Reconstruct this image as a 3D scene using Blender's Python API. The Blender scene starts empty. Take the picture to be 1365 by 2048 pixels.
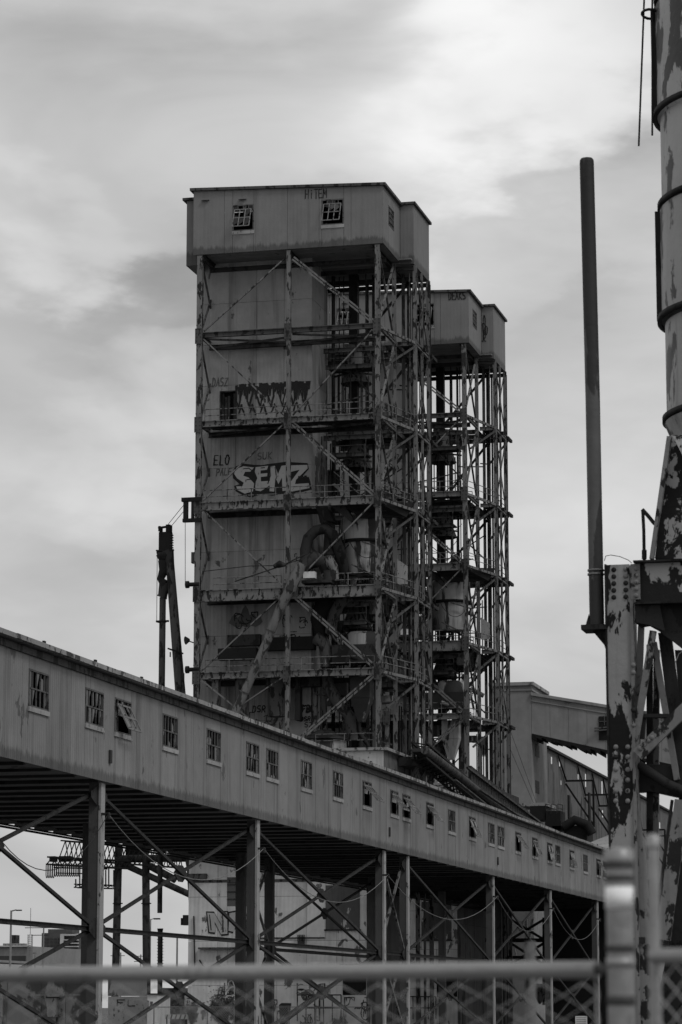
import bpy, math, random
from mathutils import Vector, Matrix
random.seed(7)
R = math.radians
S = bpy.context.scene
COL = S.collection

# ------------------------------------------------------------------ camera, sky, sun, exposure
FPX = 5690.0
PITCH = math.atan(991 / FPX)
YAW = math.atan(1401 / (FPX / math.cos(PITCH)))
EYE = 1.7
cam_d = bpy.data.cameras.new('camera')
cam = bpy.data.objects.new('camera', cam_d)
COL.objects.link(cam)
cam.location = (0, 0, EYE)
cam.rotation_euler = (R(90) + PITCH, 0, YAW)
cam_d.sensor_fit = 'VERTICAL'
cam_d.sensor_height = 36
cam_d.sensor_width = 24
cam_d.lens = 36 * FPX / 2048
cam_d.clip_start = 0.3
cam_d.clip_end = 12000
cam_d.dof.use_dof = True
cam_d.dof.focus_distance = 150
cam_d.dof.aperture_fstop = 6.3
S.camera = cam
S.view_settings.view_transform = 'Standard'
S.view_settings.look = 'None'
S.view_settings.gamma = 1
S.view_settings.exposure = 0.0
S.view_settings.use_curve_mapping = False
S.render.resolution_x, S.render.resolution_y = 682, 1024


def ray(px, py):
    u = (px - 682.5) / FPX
    v = (1024 - py) / FPX
    fw = math.cos(PITCH) - v * math.sin(PITCH)
    up = math.sin(PITCH) + v * math.cos(PITCH)
    return (u * math.cos(YAW) - fw * math.sin(YAW), u * math.sin(YAW) + fw * math.cos(YAW), up)


def onX(px, py, X):
    d = ray(px, py); t = X / d[0]
    return Vector((X, d[1] * t, EYE + d[2] * t))


def onY(px, py, Y):
    d = ray(px, py); t = Y / d[1]
    return Vector((d[0] * t, Y, EYE + d[2] * t))


SUN_EL, SUN_AZ = 48, 118           # azimuth clockwise from +Y
w = bpy.data.worlds.new('World')
S.world = w
w.use_nodes = True
nt = w.node_tree
nt.nodes.clear()


def N(tree, kind, **kw):
    n = tree.nodes.new(kind)
    for k, v in kw.items():
        setattr(n, k, v)
    return n


def M_(tree, op, a, b=None, clamp=False):
    n = tree.nodes.new('ShaderNodeMath'); n.operation = op; n.use_clamp = clamp
    for i, x in enumerate((a, b)):
        if x is None: continue
        if isinstance(x, (int, float)): n.inputs[i].default_value = x
        else: tree.links.new(x, n.inputs[i])
    return n.outputs[0]


def build_sky():
    t = nt
    sky = N(t, 'ShaderNodeTexSky', sky_type='NISHITA')
    sky.sun_disc = False
    sky.sun_elevation = R(SUN_EL); sky.sun_rotation = R(SUN_AZ)
    bw = N(t, 'ShaderNodeRGBToBW'); t.links.new(sky.outputs[0], bw.inputs[0])
    tc = N(t, 'ShaderNodeTexCoord')
    sep = N(t, 'ShaderNodeSeparateXYZ'); t.links.new(tc.outputs['Generated'], sep.inputs[0])
    az = M_(t, 'ARCTAN2', sep.outputs[0], sep.outputs[1])
    el = M_(t, 'ARCSINE', sep.outputs[2])
    # swirl the lookup a little so cloud edges wander
    comb = N(t, 'ShaderNodeCombineXYZ')
    t.links.new(M_(t, 'MULTIPLY', az, 1.0), comb.inputs[0]); t.links.new(M_(t, 'MULTIPLY', el, 2.4), comb.inputs[1])
    mp = N(t, 'ShaderNodeMapping'); mp.inputs['Rotation'].default_value = (0, 0, R(32)); mp.inputs['Location'].default_value = (3.1, 1.7, 0)
    t.links.new(comb.outputs[0], mp.inputs[0])
    n1 = N(t, 'ShaderNodeTexNoise'); n1.inputs['Scale'].default_value = 7.5; n1.inputs['Detail'].default_value = 5; n1.inputs['Roughness'].default_value = 0.47; n1.inputs['Distortion'].default_value = 0.5
    t.links.new(mp.outputs[0], n1.inputs['Vector'])
    n2 = N(t, 'ShaderNodeTexNoise'); n2.inputs['Scale'].default_value = 22; n2.inputs['Detail'].default_value = 6; n2.inputs['Roughness'].default_value = 0.5
    t.links.new(mp.outputs[0], n2.inputs['Vector'])
    wob = M_(t, 'MULTIPLY', M_(t, 'SUBTRACT', n2.outputs[0], 0.5), 0.10)
    wob2 = M_(t, 'MULTIPLY', M_(t, 'SUBTRACT', n1.outputs[0], 0.5), 0.14)
    azw = M_(t, 'ADD', az, wob2); elw = M_(t, 'ADD', el, wob)
    val = M_(t, 'ADD', 0.60, M_(t, 'MULTIPLY', M_(t, 'SUBTRACT', n1.outputs[0], 0.5), 0.52))
    val = M_(t, 'ADD', val, M_(t, 'MULTIPLY', M_(t, 'SUBTRACT', n2.outputs[0], 0.5), 0.17))
    # cloud masses: (px, py, half-width deg, half-height deg, tilt deg, amount)
    for px, py, a, b, th, amt in ((1080, 120, 2.6, 1.6, 38, .28), (870, 330, 3.0, 1.2, 18, .07),
                                  (260, 600, 2.6, .75, 14, -.17), (120, 760, 2.2, .7, 10, -.05), (40, 480, 1.3, .9, -35, .12),
                                  (1080, 400, 1.6, .35, 25, -.06), (130, 120, 3.2, 1.3, 0, -.05), (250, 900, 2.4, .8, 10, .05),
                                  (620, 120, 2.5, 1.0, 10, -.03), (1120, 640, 1.6, .5, 20, -.06), (250, 1130, 2.2, .5, 8, -.05),
                                  (150, 1700, 5, 1.6, 0, -.06), (1120, 1300, 2.5, 1.2, 0, -.02)):
        d = Vector(ray(px, py)).normalized()
        a0, e0 = math.atan2(d.x, d.y), math.asin(d.z)
        da = M_(t, 'SUBTRACT', azw, a0); de = M_(t, 'SUBTRACT', elw, e0)
        c, s = math.cos(R(th)), math.sin(R(th))
        u = M_(t, 'DIVIDE', M_(t, 'ADD', M_(t, 'MULTIPLY', da, c), M_(t, 'MULTIPLY', de, s)), R(a))
        v = M_(t, 'DIVIDE', M_(t, 'SUBTRACT', M_(t, 'MULTIPLY', de, c), M_(t, 'MULTIPLY', da, s)), R(b))
        q = M_(t, 'ADD', M_(t, 'MULTIPLY', u, u), M_(t, 'MULTIPLY', v, v))
        g = M_(t, 'DIVIDE', amt, M_(t, 'ADD', 1.0, M_(t, 'MULTIPLY', q, q)))
        val = M_(t, 'ADD', val, g)
    val = M_(t, 'MULTIPLY', M_(t, 'MAXIMUM', val, 0.12), 10.0)
    mix = N(t, 'ShaderNodeMix'); mix.data_type = 'FLOAT'; mix.inputs[0].default_value = 0.93
    t.links.new(bw.outputs[0], mix.inputs[2]); t.links.new(val, mix.inputs[3])
    bg = N(t, 'ShaderNodeBackground'); bg.inputs[1].default_value = 0.1
    t.links.new(mix.outputs[0], bg.inputs[0])
    out = N(t, 'ShaderNodeOutputWorld'); t.links.new(bg.outputs[0], out.inputs[0])


build_sky()
sd = bpy.data.lights.new('sun', 'SUN')
sd.energy = 1.0; sd.angle = R(14); sd.color = (1, 1, 1)
sun = bpy.data.objects.new('sun', sd); COL.objects.link(sun)
sv = Vector((math.sin(R(SUN_AZ)) * math.cos(R(SUN_EL)), math.cos(R(SUN_AZ)) * math.cos(R(SUN_EL)), math.sin(R(SUN_EL))))
sun.rotation_euler = sv.to_track_quat('Z', 'Y').to_euler()
sun.location = (0, 0, 120)


# ------------------------------------------------------------------ materials (all grey: a black and white photograph)
def material(name, base, dark=None, rust=0.0, rscale=1.2, streak=0.35, sscale=1.6, corr=0.0, rough=0.75, metal=0.0,
             bump=0.15, stain=None, var=0.25, rstretch=0.6, crelief=0.03, pvar=.06, bias=()):
    m = bpy.data.materials.new(name); m.use_nodes = True
    t = m.node_tree; t.nodes.clear()
    out = N(t, 'ShaderNodeOutputMaterial'); b = N(t, 'ShaderNodeBsdfPrincipled')
    t.links.new(b.outputs[0], out.inputs[0])
    b.inputs['Roughness'].default_value = rough; b.inputs['Metallic'].default_value = metal
    b.inputs['Specular IOR Level'].default_value = 0.18
    geo = N(t, 'ShaderNodeNewGeometry'); pos = geo.outputs['Position']

    def noise(scale, detail=4, rgh=0.55, stretch=(1, 1, 1), dist=0.0, loc=(0, 0, 0)):
        mp = N(t, 'ShaderNodeMapping'); mp.inputs['Scale'].default_value = stretch; mp.inputs['Location'].default_value = loc
        t.links.new(pos, mp.inputs[0])
        n = N(t, 'ShaderNodeTexNoise'); n.inputs['Scale'].default_value = scale; n.inputs['Detail'].default_value = detail
        n.inputs['Roughness'].default_value = rgh; n.inputs['Distortion'].default_value = dist
        t.links.new(mp.outputs[0], n.inputs['Vector'])
        return n.outputs[0]

    def ramp(x, lo, hi):
        r = N(t, 'ShaderNodeMapRange'); r.inputs[1].default_value = lo; r.inputs[2].default_value = hi
        t.links.new(x, r.inputs[0]); return r.outputs[0]
    n_big = noise(0.18, 3)
    n_mid = noise(1.1, 5, .6)
    f = M_(t, 'ADD', 1.0 - var * .5, M_(t, 'MULTIPLY', ramp(n_big, .3, .7), var))
    f = M_(t, 'MULTIPLY', f, M_(t, 'ADD', 1.0 - var * .4, M_(t, 'MULTIPLY', ramp(n_mid, .3, .7), var * .8)))
    if streak:
        ns = noise(sscale, 4, .6, (1, 1, 0.06), 0.1)
        f = M_(t, 'MULTIPLY', f, M_(t, 'SUBTRACT', 1.0, M_(t, 'MULTIPLY', ramp(ns, .52, .78), streak)))
    if stain:
        z0, z1, amt = stain
        sep = N(t, 'ShaderNodeSeparateXYZ'); t.links.new(pos, sep.inputs[0])
        nsp = noise(3.2, 5, .65, (1, 1, 0.12))
        h = ramp(sep.outputs[2], z0, z1)
        q = M_(t, 'SUBTRACT', M_(t, 'ADD', nsp, 0.22), h)
        q = ramp(q, 0.12, 0.34)
        f = M_(t, 'MULTIPLY', f, M_(t, 'SUBTRACT', 1.0, M_(t, 'MULTIPLY', q, amt)))
    oi = N(t, 'ShaderNodeObjectInfo')
    f = M_(t, 'MULTIPLY', f, M_(t, 'ADD', 1 - pvar, M_(t, 'MULTIPLY', oi.outputs['Random'], 2 * pvar)))
    base_v = M_(t, 'MULTIPLY', f, base)
    col = base_v
    if rust > 0:
        nr = noise(rscale, 8, .62, (1, 1, rstretch), 0.25, (5, 3, 9))
        cut = 0.64 - rust * 0.26
        for ax, p0, p1, amt in bias:      # rust concentrates near an edge or a height
            sb = N(t, 'ShaderNodeSeparateXYZ'); t.links.new(pos, sb.inputs[0])
            nr = M_(t, 'ADD', nr, M_(t, 'MULTIPLY', ramp(sb.outputs[ax], p0, p1), amt))
        msk = ramp(nr, cut, cut + 0.025)
        mx = N(t, 'ShaderNodeMix'); mx.data_type = 'FLOAT'
        t.links.new(msk, mx.inputs[0]); t.links.new(base_v, mx.inputs[2])
        dk = M_(t, 'MULTIPLY', M_(t, 'ADD', .6, n_mid), dark if dark is not None else .03)
        t.links.new(dk, mx.inputs[3])
        col = mx.outputs[0]
    cc = N(t, 'ShaderNodeCombineColor')
    for i in range(3): t.links.new(col, cc.inputs[i])
    t.links.new(cc.outputs[0], b.inputs['Base Color'])
    hsum = M_(t, 'MULTIPLY', noise(9, 3), 0.02)
    if corr:
        sp = N(t, 'ShaderNodeSeparateXYZ'); t.links.new(pos, sp.inputs[0])
        ph = M_(t, 'MULTIPLY', M_(t, 'ADD', sp.outputs[0], sp.outputs[1]), 2 * math.pi / corr)
        hsum = M_(t, 'ADD', hsum, M_(t, 'MULTIPLY', M_(t, 'SINE', ph), crelief))
    if bump:
        bp = N(t, 'ShaderNodeBump'); bp.inputs['Strength'].default_value = min(1, bump * 4 if corr else bump * 3); bp.inputs['Distance'].default_value = 1.0
        t.links.new(hsum, bp.inputs['Height']); t.links.new(bp.outputs[0], b.inputs['Normal'])
    return m


MT = {
    'gallery': material('weathered_corrugated_cladding', .20, .09, .04, 1.0, .6, 1.5, corr=.22, stain=(10.5, 11.3, .45), crelief=.008, var=.22, pvar=.10),
    'tower': material('tower_corrugated_cladding', .25, .07, .03, .7, .8, .9, corr=.32, crelief=.010),
    'cabin': material('headhouse_cladding', .175, .05, 0, .8, .22, 1.6, corr=.32, stain=(60.9, 62.1, .5), crelief=.004, var=.15),
    'base': material('pale_base_cladding', .52, .10, .16, .9, .5, 1.2, corr=.34, crelief=.014),
    'roofing': material('roof_felt', .13, .05, .2, 1.5, .2),
    'edge': material('roof_edge_metal', .26, .05, .42, 2.2, .3),
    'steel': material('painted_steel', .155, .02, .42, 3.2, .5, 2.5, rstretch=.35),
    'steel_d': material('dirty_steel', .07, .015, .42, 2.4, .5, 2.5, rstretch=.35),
    'dark': material('dark_rusted_steel', .035, .012, .45, 1.5, .2),
    'black': material('black_steel', .012, .006, .2, 1.5, .1),
    'deckdark': material('dark_deck', .030, .012, .35, .8, .1),
    'plank': material('old_soffit_planks', .18, .08, .10, .9, .2),
    'rusty': material('peeling_tank_paint', .34, .03, .62, .55, .7, 2.0, rstretch=.16),
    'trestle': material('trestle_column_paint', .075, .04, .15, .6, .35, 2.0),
    'trestle_lit': material('trestle_flange_lit', .30, .05, .25, 2, .35, 2.0),  # lit flange of the column paint: side light put into the colour
    'brace_d': material('trestle_brace', .03, .012, .3, 2, .2),
    'concrete': material('smooth_concrete', .22, .12, .05, .6, .35, .7, rough=.9, bump=.05),
    'concrete_d': material('stained_concrete', .26, .08, .3, .5, .6, .9, rough=.9),
    'shed': material('shed_cladding', .12, .03, .30, .7, .65, 1.1, corr=.5, rstretch=.2),
    'board': material('peeling_board_paint', .075, .38, .22, .8, .3, 2, rstretch=.5),
    'spout': material('mottled_spout_paint', .13, .03, .45, 1.6, .5, 2.5, rstretch=.3),
    'glass': material('dirty_glass', .055, .02, .4, 3, .2, rough=.2, bump=0, pvar=.6),
    'frame': material('window_steel', .10, .03, .3, 4, .2),
    'sash': material('sash_paint', .20, .06, .3, 5, .2),
    'sill': material('sill_paint', .30, .08, .15, 5, .25),
    'void': material('dark_interior', .008, .004, 0, 1, 0, bump=0),  # near-black: shade of unlit interiors and undercroft put into the colour
    'paint_blk': material('black_spray_paint', .018, .01, 0, 2, .1, bump=0),
    'paint_gry': material('grey_spray_paint', .09, .05, .1, 2, .1, bump=0),
    'paint_wht': material('pale_spray_paint', .36, .12, .10, 2.5, .3, bump=0),
    'near_paint': material('peeling_column_paint', .26, .006, .24, 4.2, .4, 5, rough=.6, rstretch=.42,
                           bias=((0, onY(1228, 1300, 40).x, onY(1214, 1300, 40).x, .10), (2, onY(1240, 1400, 40).z, onY(1240, 1480, 40).z, .13), (2, onY(1240, 1600, 40).z, onY(1240, 1690, 40).z, -.15))),
    'near_plate': material('peeling_beam_plate', .38, .012, .52, 3.0, .5, 5, rough=.6, rstretch=.6),
    'near_grey': material('galvanised_brace', .17, .015, .34, 4, .35, 5, rough=.6),
    'near_dark': material('black_rust_plate', .022, .008, .3, 3, .3, 6),
    'near_cone': material('flaking_hopper_plate', .010, .26, .40, 4.5, 0, rstretch=.7),
    'near_cyl': material('chute_cylinder_paint', .36, .06, .46, 1.5, .5, 3.5, rough=.5, rstretch=.5),
    'pipe': material('weathered_pipe', .035, .085, .50, 1.9, .4, 3, rough=.6, rstretch=.18),
    'galv': material('galvanised_fence_pipe', .30, .2, .1, 6, .1, rough=.45, metal=.4),
    'galv_d': material('dull_fence_wire', .50, .35, .1, 6, .1, rough=.5, metal=.3),
    'tape': material('white_reflective_band', .88, .6, .05, 3, .1, rough=.5),
    'band_d': material('dark_fence_band', .07, .04, .1, 4, .1),
    'ground': material('worn_asphalt', .11, .03, .2, .4, 0, rough=.95, var=.6),
    'road': material('concrete_road_deck', .38, .2, .1, .2, .2),
    'farbrick': material('distant_apartment_wall', .08, .1, 0, 1, 0, bump=0),
    'farlight': material('distant_pale_wall', .45, .3, 0, 1, 0, bump=0),
    'fardark': material('distant_glass', .05, .03, 0, 1, 0, bump=0),
    'fargrey': material('distant_grey_wall', .22, .1, 0, 1, .2, bump=0),
    'cable': material('pale_cable', .22, .1, .2, 5, 0, bump=0),
    'leaf': material('shrub_leaf', .075, .03, .3, 5, 0, bump=0),
    'stem': material('shrub_stem', .06, .03, .1, 5, 0, bump=0),
    'white': material('white_paint', .62, .3, .08, 2, .25),
    'tyre': material('tyre_rubber', .02, .01, 0, 2, 0),
}


# ------------------------------------------------------------------ mesh helpers
def origin_of(parent):
    o = Vector((0, 0, 0))
    while parent is not None:
        o += Vector(parent.location); parent = parent.parent
    return o


class MB:
    def __init__(s):
        s.v = []; s.f = []; s.sm = []

    def add(s, vs, fs, smooth=False):
        b = len(s.v); s.v += [tuple(p) for p in vs]
        for f in fs:
            s.f.append([b + i for i in f]); s.sm.append(smooth)

    def hexa(s, p):  # 8 points: bottom 4 then top 4
        s.add(p, [(0, 3, 2, 1), (4, 5, 6, 7), (0, 1, 5, 4), (1, 2, 6, 5), (2, 3, 7, 6), (3, 0, 4, 7)])
        return s

    def box(s, x0, x1, y0, y1, z0, z1):
        return s.hexa([(x0, y0, z0), (x1, y0, z0), (x1, y1, z0), (x0, y1, z0), (x0, y0, z1), (x1, y0, z1), (x1, y1, z1), (x0, y1, z1)])

    def beam(s, a, b, w_, h, up=(0, 0, 1)):
        a, b = Vector(a), Vector(b); d = (b - a).normalized(); up = Vector(up)
        if abs(d.dot(up)) > .98: up = Vector((0, 1, 0)) if abs(d.y) < .9 else Vector((1, 0, 0))
        r = d.cross(up).normalized(); u = r.cross(d).normalized()
        r *= w_ / 2; u *= h / 2
        return s.hexa([a - r - u, a + r - u, b + r - u, b - r - u, a - r + u, a + r + u, b + r + u, b - r + u])

    def ibeam(s, a, b, w_, h, up=(0, 0, 1), t=None):
        t = t or min(w_, h) * .14
        a, b = Vector(a), Vector(b); d = (b - a).normalized(); up = Vector(up)
        if abs(d.dot(up)) > .98: up = Vector((0, 1, 0))
        r = d.cross(up).normalized(); u = r.cross(d).normalized()
        for sgn in (-1, 1):
            o = u * (h / 2 - t / 2) * sgn
            s.beam(a + o, b + o, w_, t, u)
        s.beam(a, b, t, h - 2 * t, u)
        return s

    def lattice(s, a, b, w_, h, n, up=(0, 0, 1), t=.07):
        """laced member: four chords joined by zigzag lacing"""
        a, b = Vector(a), Vector(b); d = (b - a).normalized(); up = Vector(up)
        if abs(d.dot(up)) > .98: up = Vector((0, 1, 0))
        r = d.cross(up).normalized() * w_ / 2; u = r.cross(d).normalized() * h / 2
        for i in (-1, 1):
            for j in (-1, 1):
                s.beam(a + r * i + u * j, b + r * i + u * j, t, t, up)
        for k in range(n):
            p, q = a.lerp(b, k / n), a.lerp(b, (k + 1) / n)
            for j in (-1, 1):
                s.beam(p + r * -j + u * j, q + r * j + u * j, t * .6, t * .6, up)
                s.beam(p + r * j - u * j, q + r * j + u * j, t * .6, t * .6, up)
        return s

    def tube(s, a, b, r0, r1=None, n=10, cap=True):
        r1 = r0 if r1 is None else r1
        a, b = Vector(a), Vector(b); d = (b - a).normalized()
        up = Vector((0, 0, 1)) if abs(d.z) < .95 else Vector((1, 0, 0))
        r = d.cross(up).normalized(); u = r.cross(d).normalized()
        vs = []
        for c, rr in ((a, r0), (b, r1)):
            for i in range(n):
                t = 2 * math.pi * i / n; vs.append(c + r * math.cos(t) * rr + u * math.sin(t) * rr)
        s.add(vs, [(i, (i + 1) % n, n + (i + 1) % n, n + i) for i in range(n)], True)
        if cap: s.add(vs, [tuple(range(n))[::-1], tuple(range(n, 2 * n))])
        return s

    def path(s, pts, r, n=8):
        pts = [Vector(p) for p in pts]; rings = []
        pr = None
        for i, p in enumerate(pts):
            d = (pts[min(i + 1, len(pts) - 1)] - pts[max(i - 1, 0)]).normalized()
            if pr is None:
                up = Vector((0, 0, 1)) if abs(d.z) < .9 else Vector((1, 0, 0))
                pr = d.cross(up).normalized()
            pr = (pr - d * pr.dot(d)).normalized(); u = pr.cross(d)
            rr = r[i] if isinstance(r, (list, tuple)) else r
            rings.append([p + pr * math.cos(2 * math.pi * k / n) * rr + u * math.sin(2 * math.pi * k / n) * rr for k in range(n)])
        vs = [v for g in rings for v in g]; fs = []
        for i in range(len(pts) - 1):
            for k in range(n):
                fs.append((i * n + k, i * n + (k + 1) % n, (i + 1) * n + (k + 1) % n, (i + 1) * n + k))
        s.add(vs, fs, True)
        s.add(vs, [tuple(range(n))[::-1], tuple(range(len(vs) - n, len(vs)))])
        return s

    def lathe(s, c, prof, n=24, cap=True):  # prof: (radius, z absolute)
        c = Vector(c); vs = []
        for r, z in prof:
            for i in range(n):
                t = 2 * math.pi * i / n; vs.append((c.x + r * math.cos(t), c.y + r * math.sin(t), z))
        fs = []
        for j in range(len(prof) - 1):
            for i in range(n):
                fs.append((j * n + i, j * n + (i + 1) % n, (j + 1) * n + (i + 1) % n, (j + 1) * n + i))
        s.add(vs, fs, True)
        if cap: s.add(vs, [tuple(range(n))[::-1], tuple(range(len(vs) - n, len(vs)))])
        return s

    def prism(s, poly, ext):  # poly: 3D points, ext: vector
        e = Vector(ext); n = len(poly); poly = [Vector(p) for p in poly]
        vs = poly + [p + e for p in poly]
        s.add(vs, [tuple(range(n))[::-1], tuple(range(n, 2 * n))] + [(i, (i + 1) % n, n + (i + 1) % n, n + i) for i in range(n)])
        return s

    def mesh(s, name, mat, o=Vector((0, 0, 0))):
        me = bpy.data.meshes.new(name)
        me.from_pydata([(p[0] - o.x, p[1] - o.y, p[2] - o.z) for p in s.v], [], s.f)
        me.polygons.foreach_set('use_smooth', s.sm)
        me.materials.append(MT[mat]); me.update()
        return me

    def build(s, name, mat, parent=None, at=None, label=None):
        """one object; its origin at `at` (world) or at the parent's origin"""
        po = origin_of(parent)
        o = Vector(at) if at is not None else po
        ob = bpy.data.objects.new(name, s.mesh(name, mat, o))
        COL.objects.link(ob); ob.parent = parent; ob.location = o - po
        if label: ob['label'] = label
        return ob


def inst(me, name, parent, at, rot=None, label=None):
    ob = bpy.data.objects.new(name, me); COL.objects.link(ob)
    ob.parent = parent; ob.location = Vector(at) - origin_of(parent)
    if rot: ob.rotation_euler = rot
    if label: ob['label'] = label
    return ob


def thing(name, label, cat, at=(0, 0, 0), group=None):
    o = bpy.data.objects.new(name, None); COL.objects.link(o); o.location = at
    o['label'] = label; o['category'] = cat
    if group: o['group'] = group
    return o


def tag(o, label, cat, group=None):
    o['label'] = label; o['category'] = cat
    if group: o['group'] = group
    return o


def struct(name, mb, mat):
    o = mb.build(name, mat); o['kind'] = 'structure'; return o


def children(o, _c={}):
    return [c for c in bpy.data.objects if c.parent == o]


def copy_tree(root, offset, label=None, skip=()):
    kids = {}
    for c in bpy.data.objects:
        if c.parent is not None: kids.setdefault(c.parent.name, []).append(c)

    def rec(o, par):
        c = o.copy(); COL.objects.link(c); c.parent = par
        for k in kids.get(o.name, []):
            if k.get('tower_one_only'): continue
            rec(k, c)
        return c
    c = rec(root, None); c.location = Vector(root.location) + Vector(offset)
    if label: c['label'] = label
    return c


class Face:
    """a vertical wall face: u runs along it, v is height, n points out of it"""
    def __init__(s, kind, c, sign):
        s.kind, s.c, s.sign = kind, c, sign

    def P(s, u, v, n=0.0):
        return Vector((u, s.c + n * s.sign, v)) if s.kind == 'Y' else Vector((s.c + n * s.sign, u, v))

    def box(s, mb, u0, u1, v0, v1, n0, n1):
        a, b = s.P(u0, v0, n0), s.P(u1, v1, n1)
        return mb.box(min(a.x, b.x), max(a.x, b.x), min(a.y, b.y), max(a.y, b.y), min(a.z, b.z), max(a.z, b.z))

    def px(s, x, y):
        p = onY(x, y, s.c) if s.kind == 'Y' else onX(x, y, s.c)
        return (p.x if s.kind == 'Y' else p.y, p.z)


def subtract(rect, hole):
    a, b, c, d = rect; e, f, g, h = hole       # u0,u1,v0,v1
    if e >= b or f <= a or g >= d or h <= c: return [rect]
    out = []
    if e > a: out.append((a, e, c, d))
    if f < b: out.append((f, b, c, d))
    u0, u1 = max(a, e), min(b, f)
    if g > c: out.append((u0, u1, c, g))
    if h < d: out.append((u0, u1, h, d))
    return out


def clad(face, u0, u1, v0, v1, du, dv, mat, parent, holes=(), top=None, name='cladding_sheet', thick=.06, gap=.012, jit=.012):
    nu, nv = max(1, round((u1 - u0) / du)), max(1, round((v1 - v0) / dv))
    for i in range(nu):
        for j in range(nv):
            rs = [(u0 + (u1 - u0) * i / nu, u0 + (u1 - u0) * (i + 1) / nu, v0 + (v1 - v0) * j / nv, v0 + (v1 - v0) * (j + 1) / nv)]
            for h in holes:
                rs = [q for r_ in rs for q in subtract(r_, h)]
            for a, b, c, d in rs:
                if b - a < .03 or d - c < .03: continue
                k = random.uniform(0, jit)
                mb = MB()
                if top and abs(d - v1) < 1e-6:
                    ta, tb = top(a), top(b)
                    pts = [face.P(a + gap, c + gap, k), face.P(b - gap, c + gap, k), face.P(b - gap, tb, k), face.P(a + gap, ta, k)]
                    mb.prism(pts, face.P(0, 0, -thick) - face.P(0, 0, 0))
                else:
                    face.box(mb, a + gap, b - gap, c + gap, d - gap, k, k - thick)
                mb.build(name, mat, parent, at=face.P((a + b) / 2, (c + d) / 2, 0))


def shard(face, mb, u0, u1, v0, v1, n, rng):
    """what is left of a broken pane: full, or a jagged remnant along an edge"""
    k = rng.random()
    if k < .32:
        pl = [(u0, v0), (u1, v0), (u1, v1), (u0, v1)]
    elif k < .62:
        pl = [(u0, v0), (u1, v0), (u1, v0 + (v1 - v0) * rng.uniform(.1, .5)), (u0 + (u1 - u0) * rng.uniform(.3, .7), v0 + (v1 - v0) * rng.uniform(.1, .7)), (u0, v0 + (v1 - v0) * rng.uniform(.2, .9))]
    else:
        pl = [(u0, v1), (u0, v0), (u0 + (u1 - u0) * rng.uniform(.15, .5), v0 + (v1 - v0) * rng.uniform(.1, .6)), (u0 + (u1 - u0) * rng.uniform(.2, .9), v1)]
    mb.prism([face.P(a, b, n) for a, b in pl], face.P(0, 0, .012) - face.P(0, 0, 0))


def window(face, u0, u1, v0, v1, cols, rows, parent, openness=0.0, rng=None, sill=True, label=None, bar=.045, sash_dir=1, name='window', hang='top'):
    """name > sash bars in the frame mesh, children pane, sill, sash"""
    rng = rng or random
    fr = MB()
    b = bar
    face.box(fr, u0, u1, v0, v0 + b * 1.4, .03, -.09); face.box(fr, u0, u1, v1 - b * 1.4, v1, .03, -.09)
    face.box(fr, u0, u0 + b * 1.4, v0 + b * 1.4, v1 - b * 1.4, .03, -.09); face.box(fr, u1 - b * 1.4, u1, v0 + b * 1.4, v1 - b * 1.4, .03, -.09)
    sr = None
    if openness: sr = (0.22, .86, 0.04, .66)     # fraction of the window taken by the opened sash
    for i in range(1, cols):
        u = u0 + (u1 - u0) * i / cols
        lo = v0 + (v1 - v0) * (.66 if openness and .2 < i / cols < .9 else 0)
        face.box(fr, u - b / 2, u + b / 2, lo + b, v1 - b, .012, -.04)
    for j in range(1, rows):
        v = v0 + (v1 - v0) * j / rows
        if openness and v < v0 + (v1 - v0) * .6: continue
        face.box(fr, u0 + b, u1 - b, v - b * .6, v + b * .6, .02, -.045)
    win = fr.build(name, 'frame', parent, at=face.P((u0 + u1) / 2, v0, 0), label=label)
    for i in range(cols):
        for j in range(rows):
            if openness and (.2 <= (i + .5) / cols <= .88) and (j + .5) / rows < .62: continue
            if rng.random() < .33: continue
            mb = MB(); w_ = (u1 - u0) / cols; h = (v1 - v0) / rows
            shard(face, mb, u0 + w_ * i + b * .4, u0 + w_ * (i + 1) - b * .4, v0 + h * j + b * .4, v0 + h * (j + 1) - b * .4, -.03, rng)
            mb.build('pane', 'glass', win, at=face.P(u0 + w_ * (i + .5), v0 + h * (j + .5), 0))
    if sill:
        mb = MB(); face.box(mb, u0 - .04, u1 + .04, v0 - (v1 - v0) * .13, v0 - .004, .07, -.02)
        mb.build('sill', 'sill', win)
    if openness:
        # sash pushed out, hinged near its top
        hu0, hu1 = u0 + (u1 - u0) * .10, u0 + (u1 - u0) * .88
        ht, hb = v0 + (v1 - v0) * .82, v0 + (v1 - v0) * .03
        L = ht - hb; ang = R(openness)
        def SP(u, s_, e=0):  # s_ 0 top .. 1 bottom
            return face.P(u, ht - L * s_ * math.cos(ang) + e * math.sin(ang), .05 + L * s_ * math.sin(ang) + e * math.cos(ang))
        mb = MB(); nrm = face.P(0, 0, 1) - face.P(0, 0, 0)
        for s_ in (0, .5, 1): mb.beam(SP(hu0, s_), SP(hu1, s_), .07, .06, nrm)
        for k in range(4): 
            u = hu0 + (hu1 - hu0) * k / 3
            mb.beam(SP(u, 0), SP(u, 1), .06, .05, nrm)
        sash = mb.build('sash', 'sash', win)
        gl = MB()
        for k in range(3):
            for q in range(2):
                if rng.random() < .5:
                    a, c = hu0 + (hu1 - hu0) * (k + .1) / 3, hu0 + (hu1 - hu0) * (k + .9) / 3
                    gl.prism([SP(a, q * .5 + .05), SP(c, q * .5 + .05), SP(c, q * .5 + .42 * rng.uniform(.5, 1)), SP(a, q * .5 + .45)], nrm * .012)
        if gl.f: gl.build('sash_glass', 'glass', win)
    return win


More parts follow.
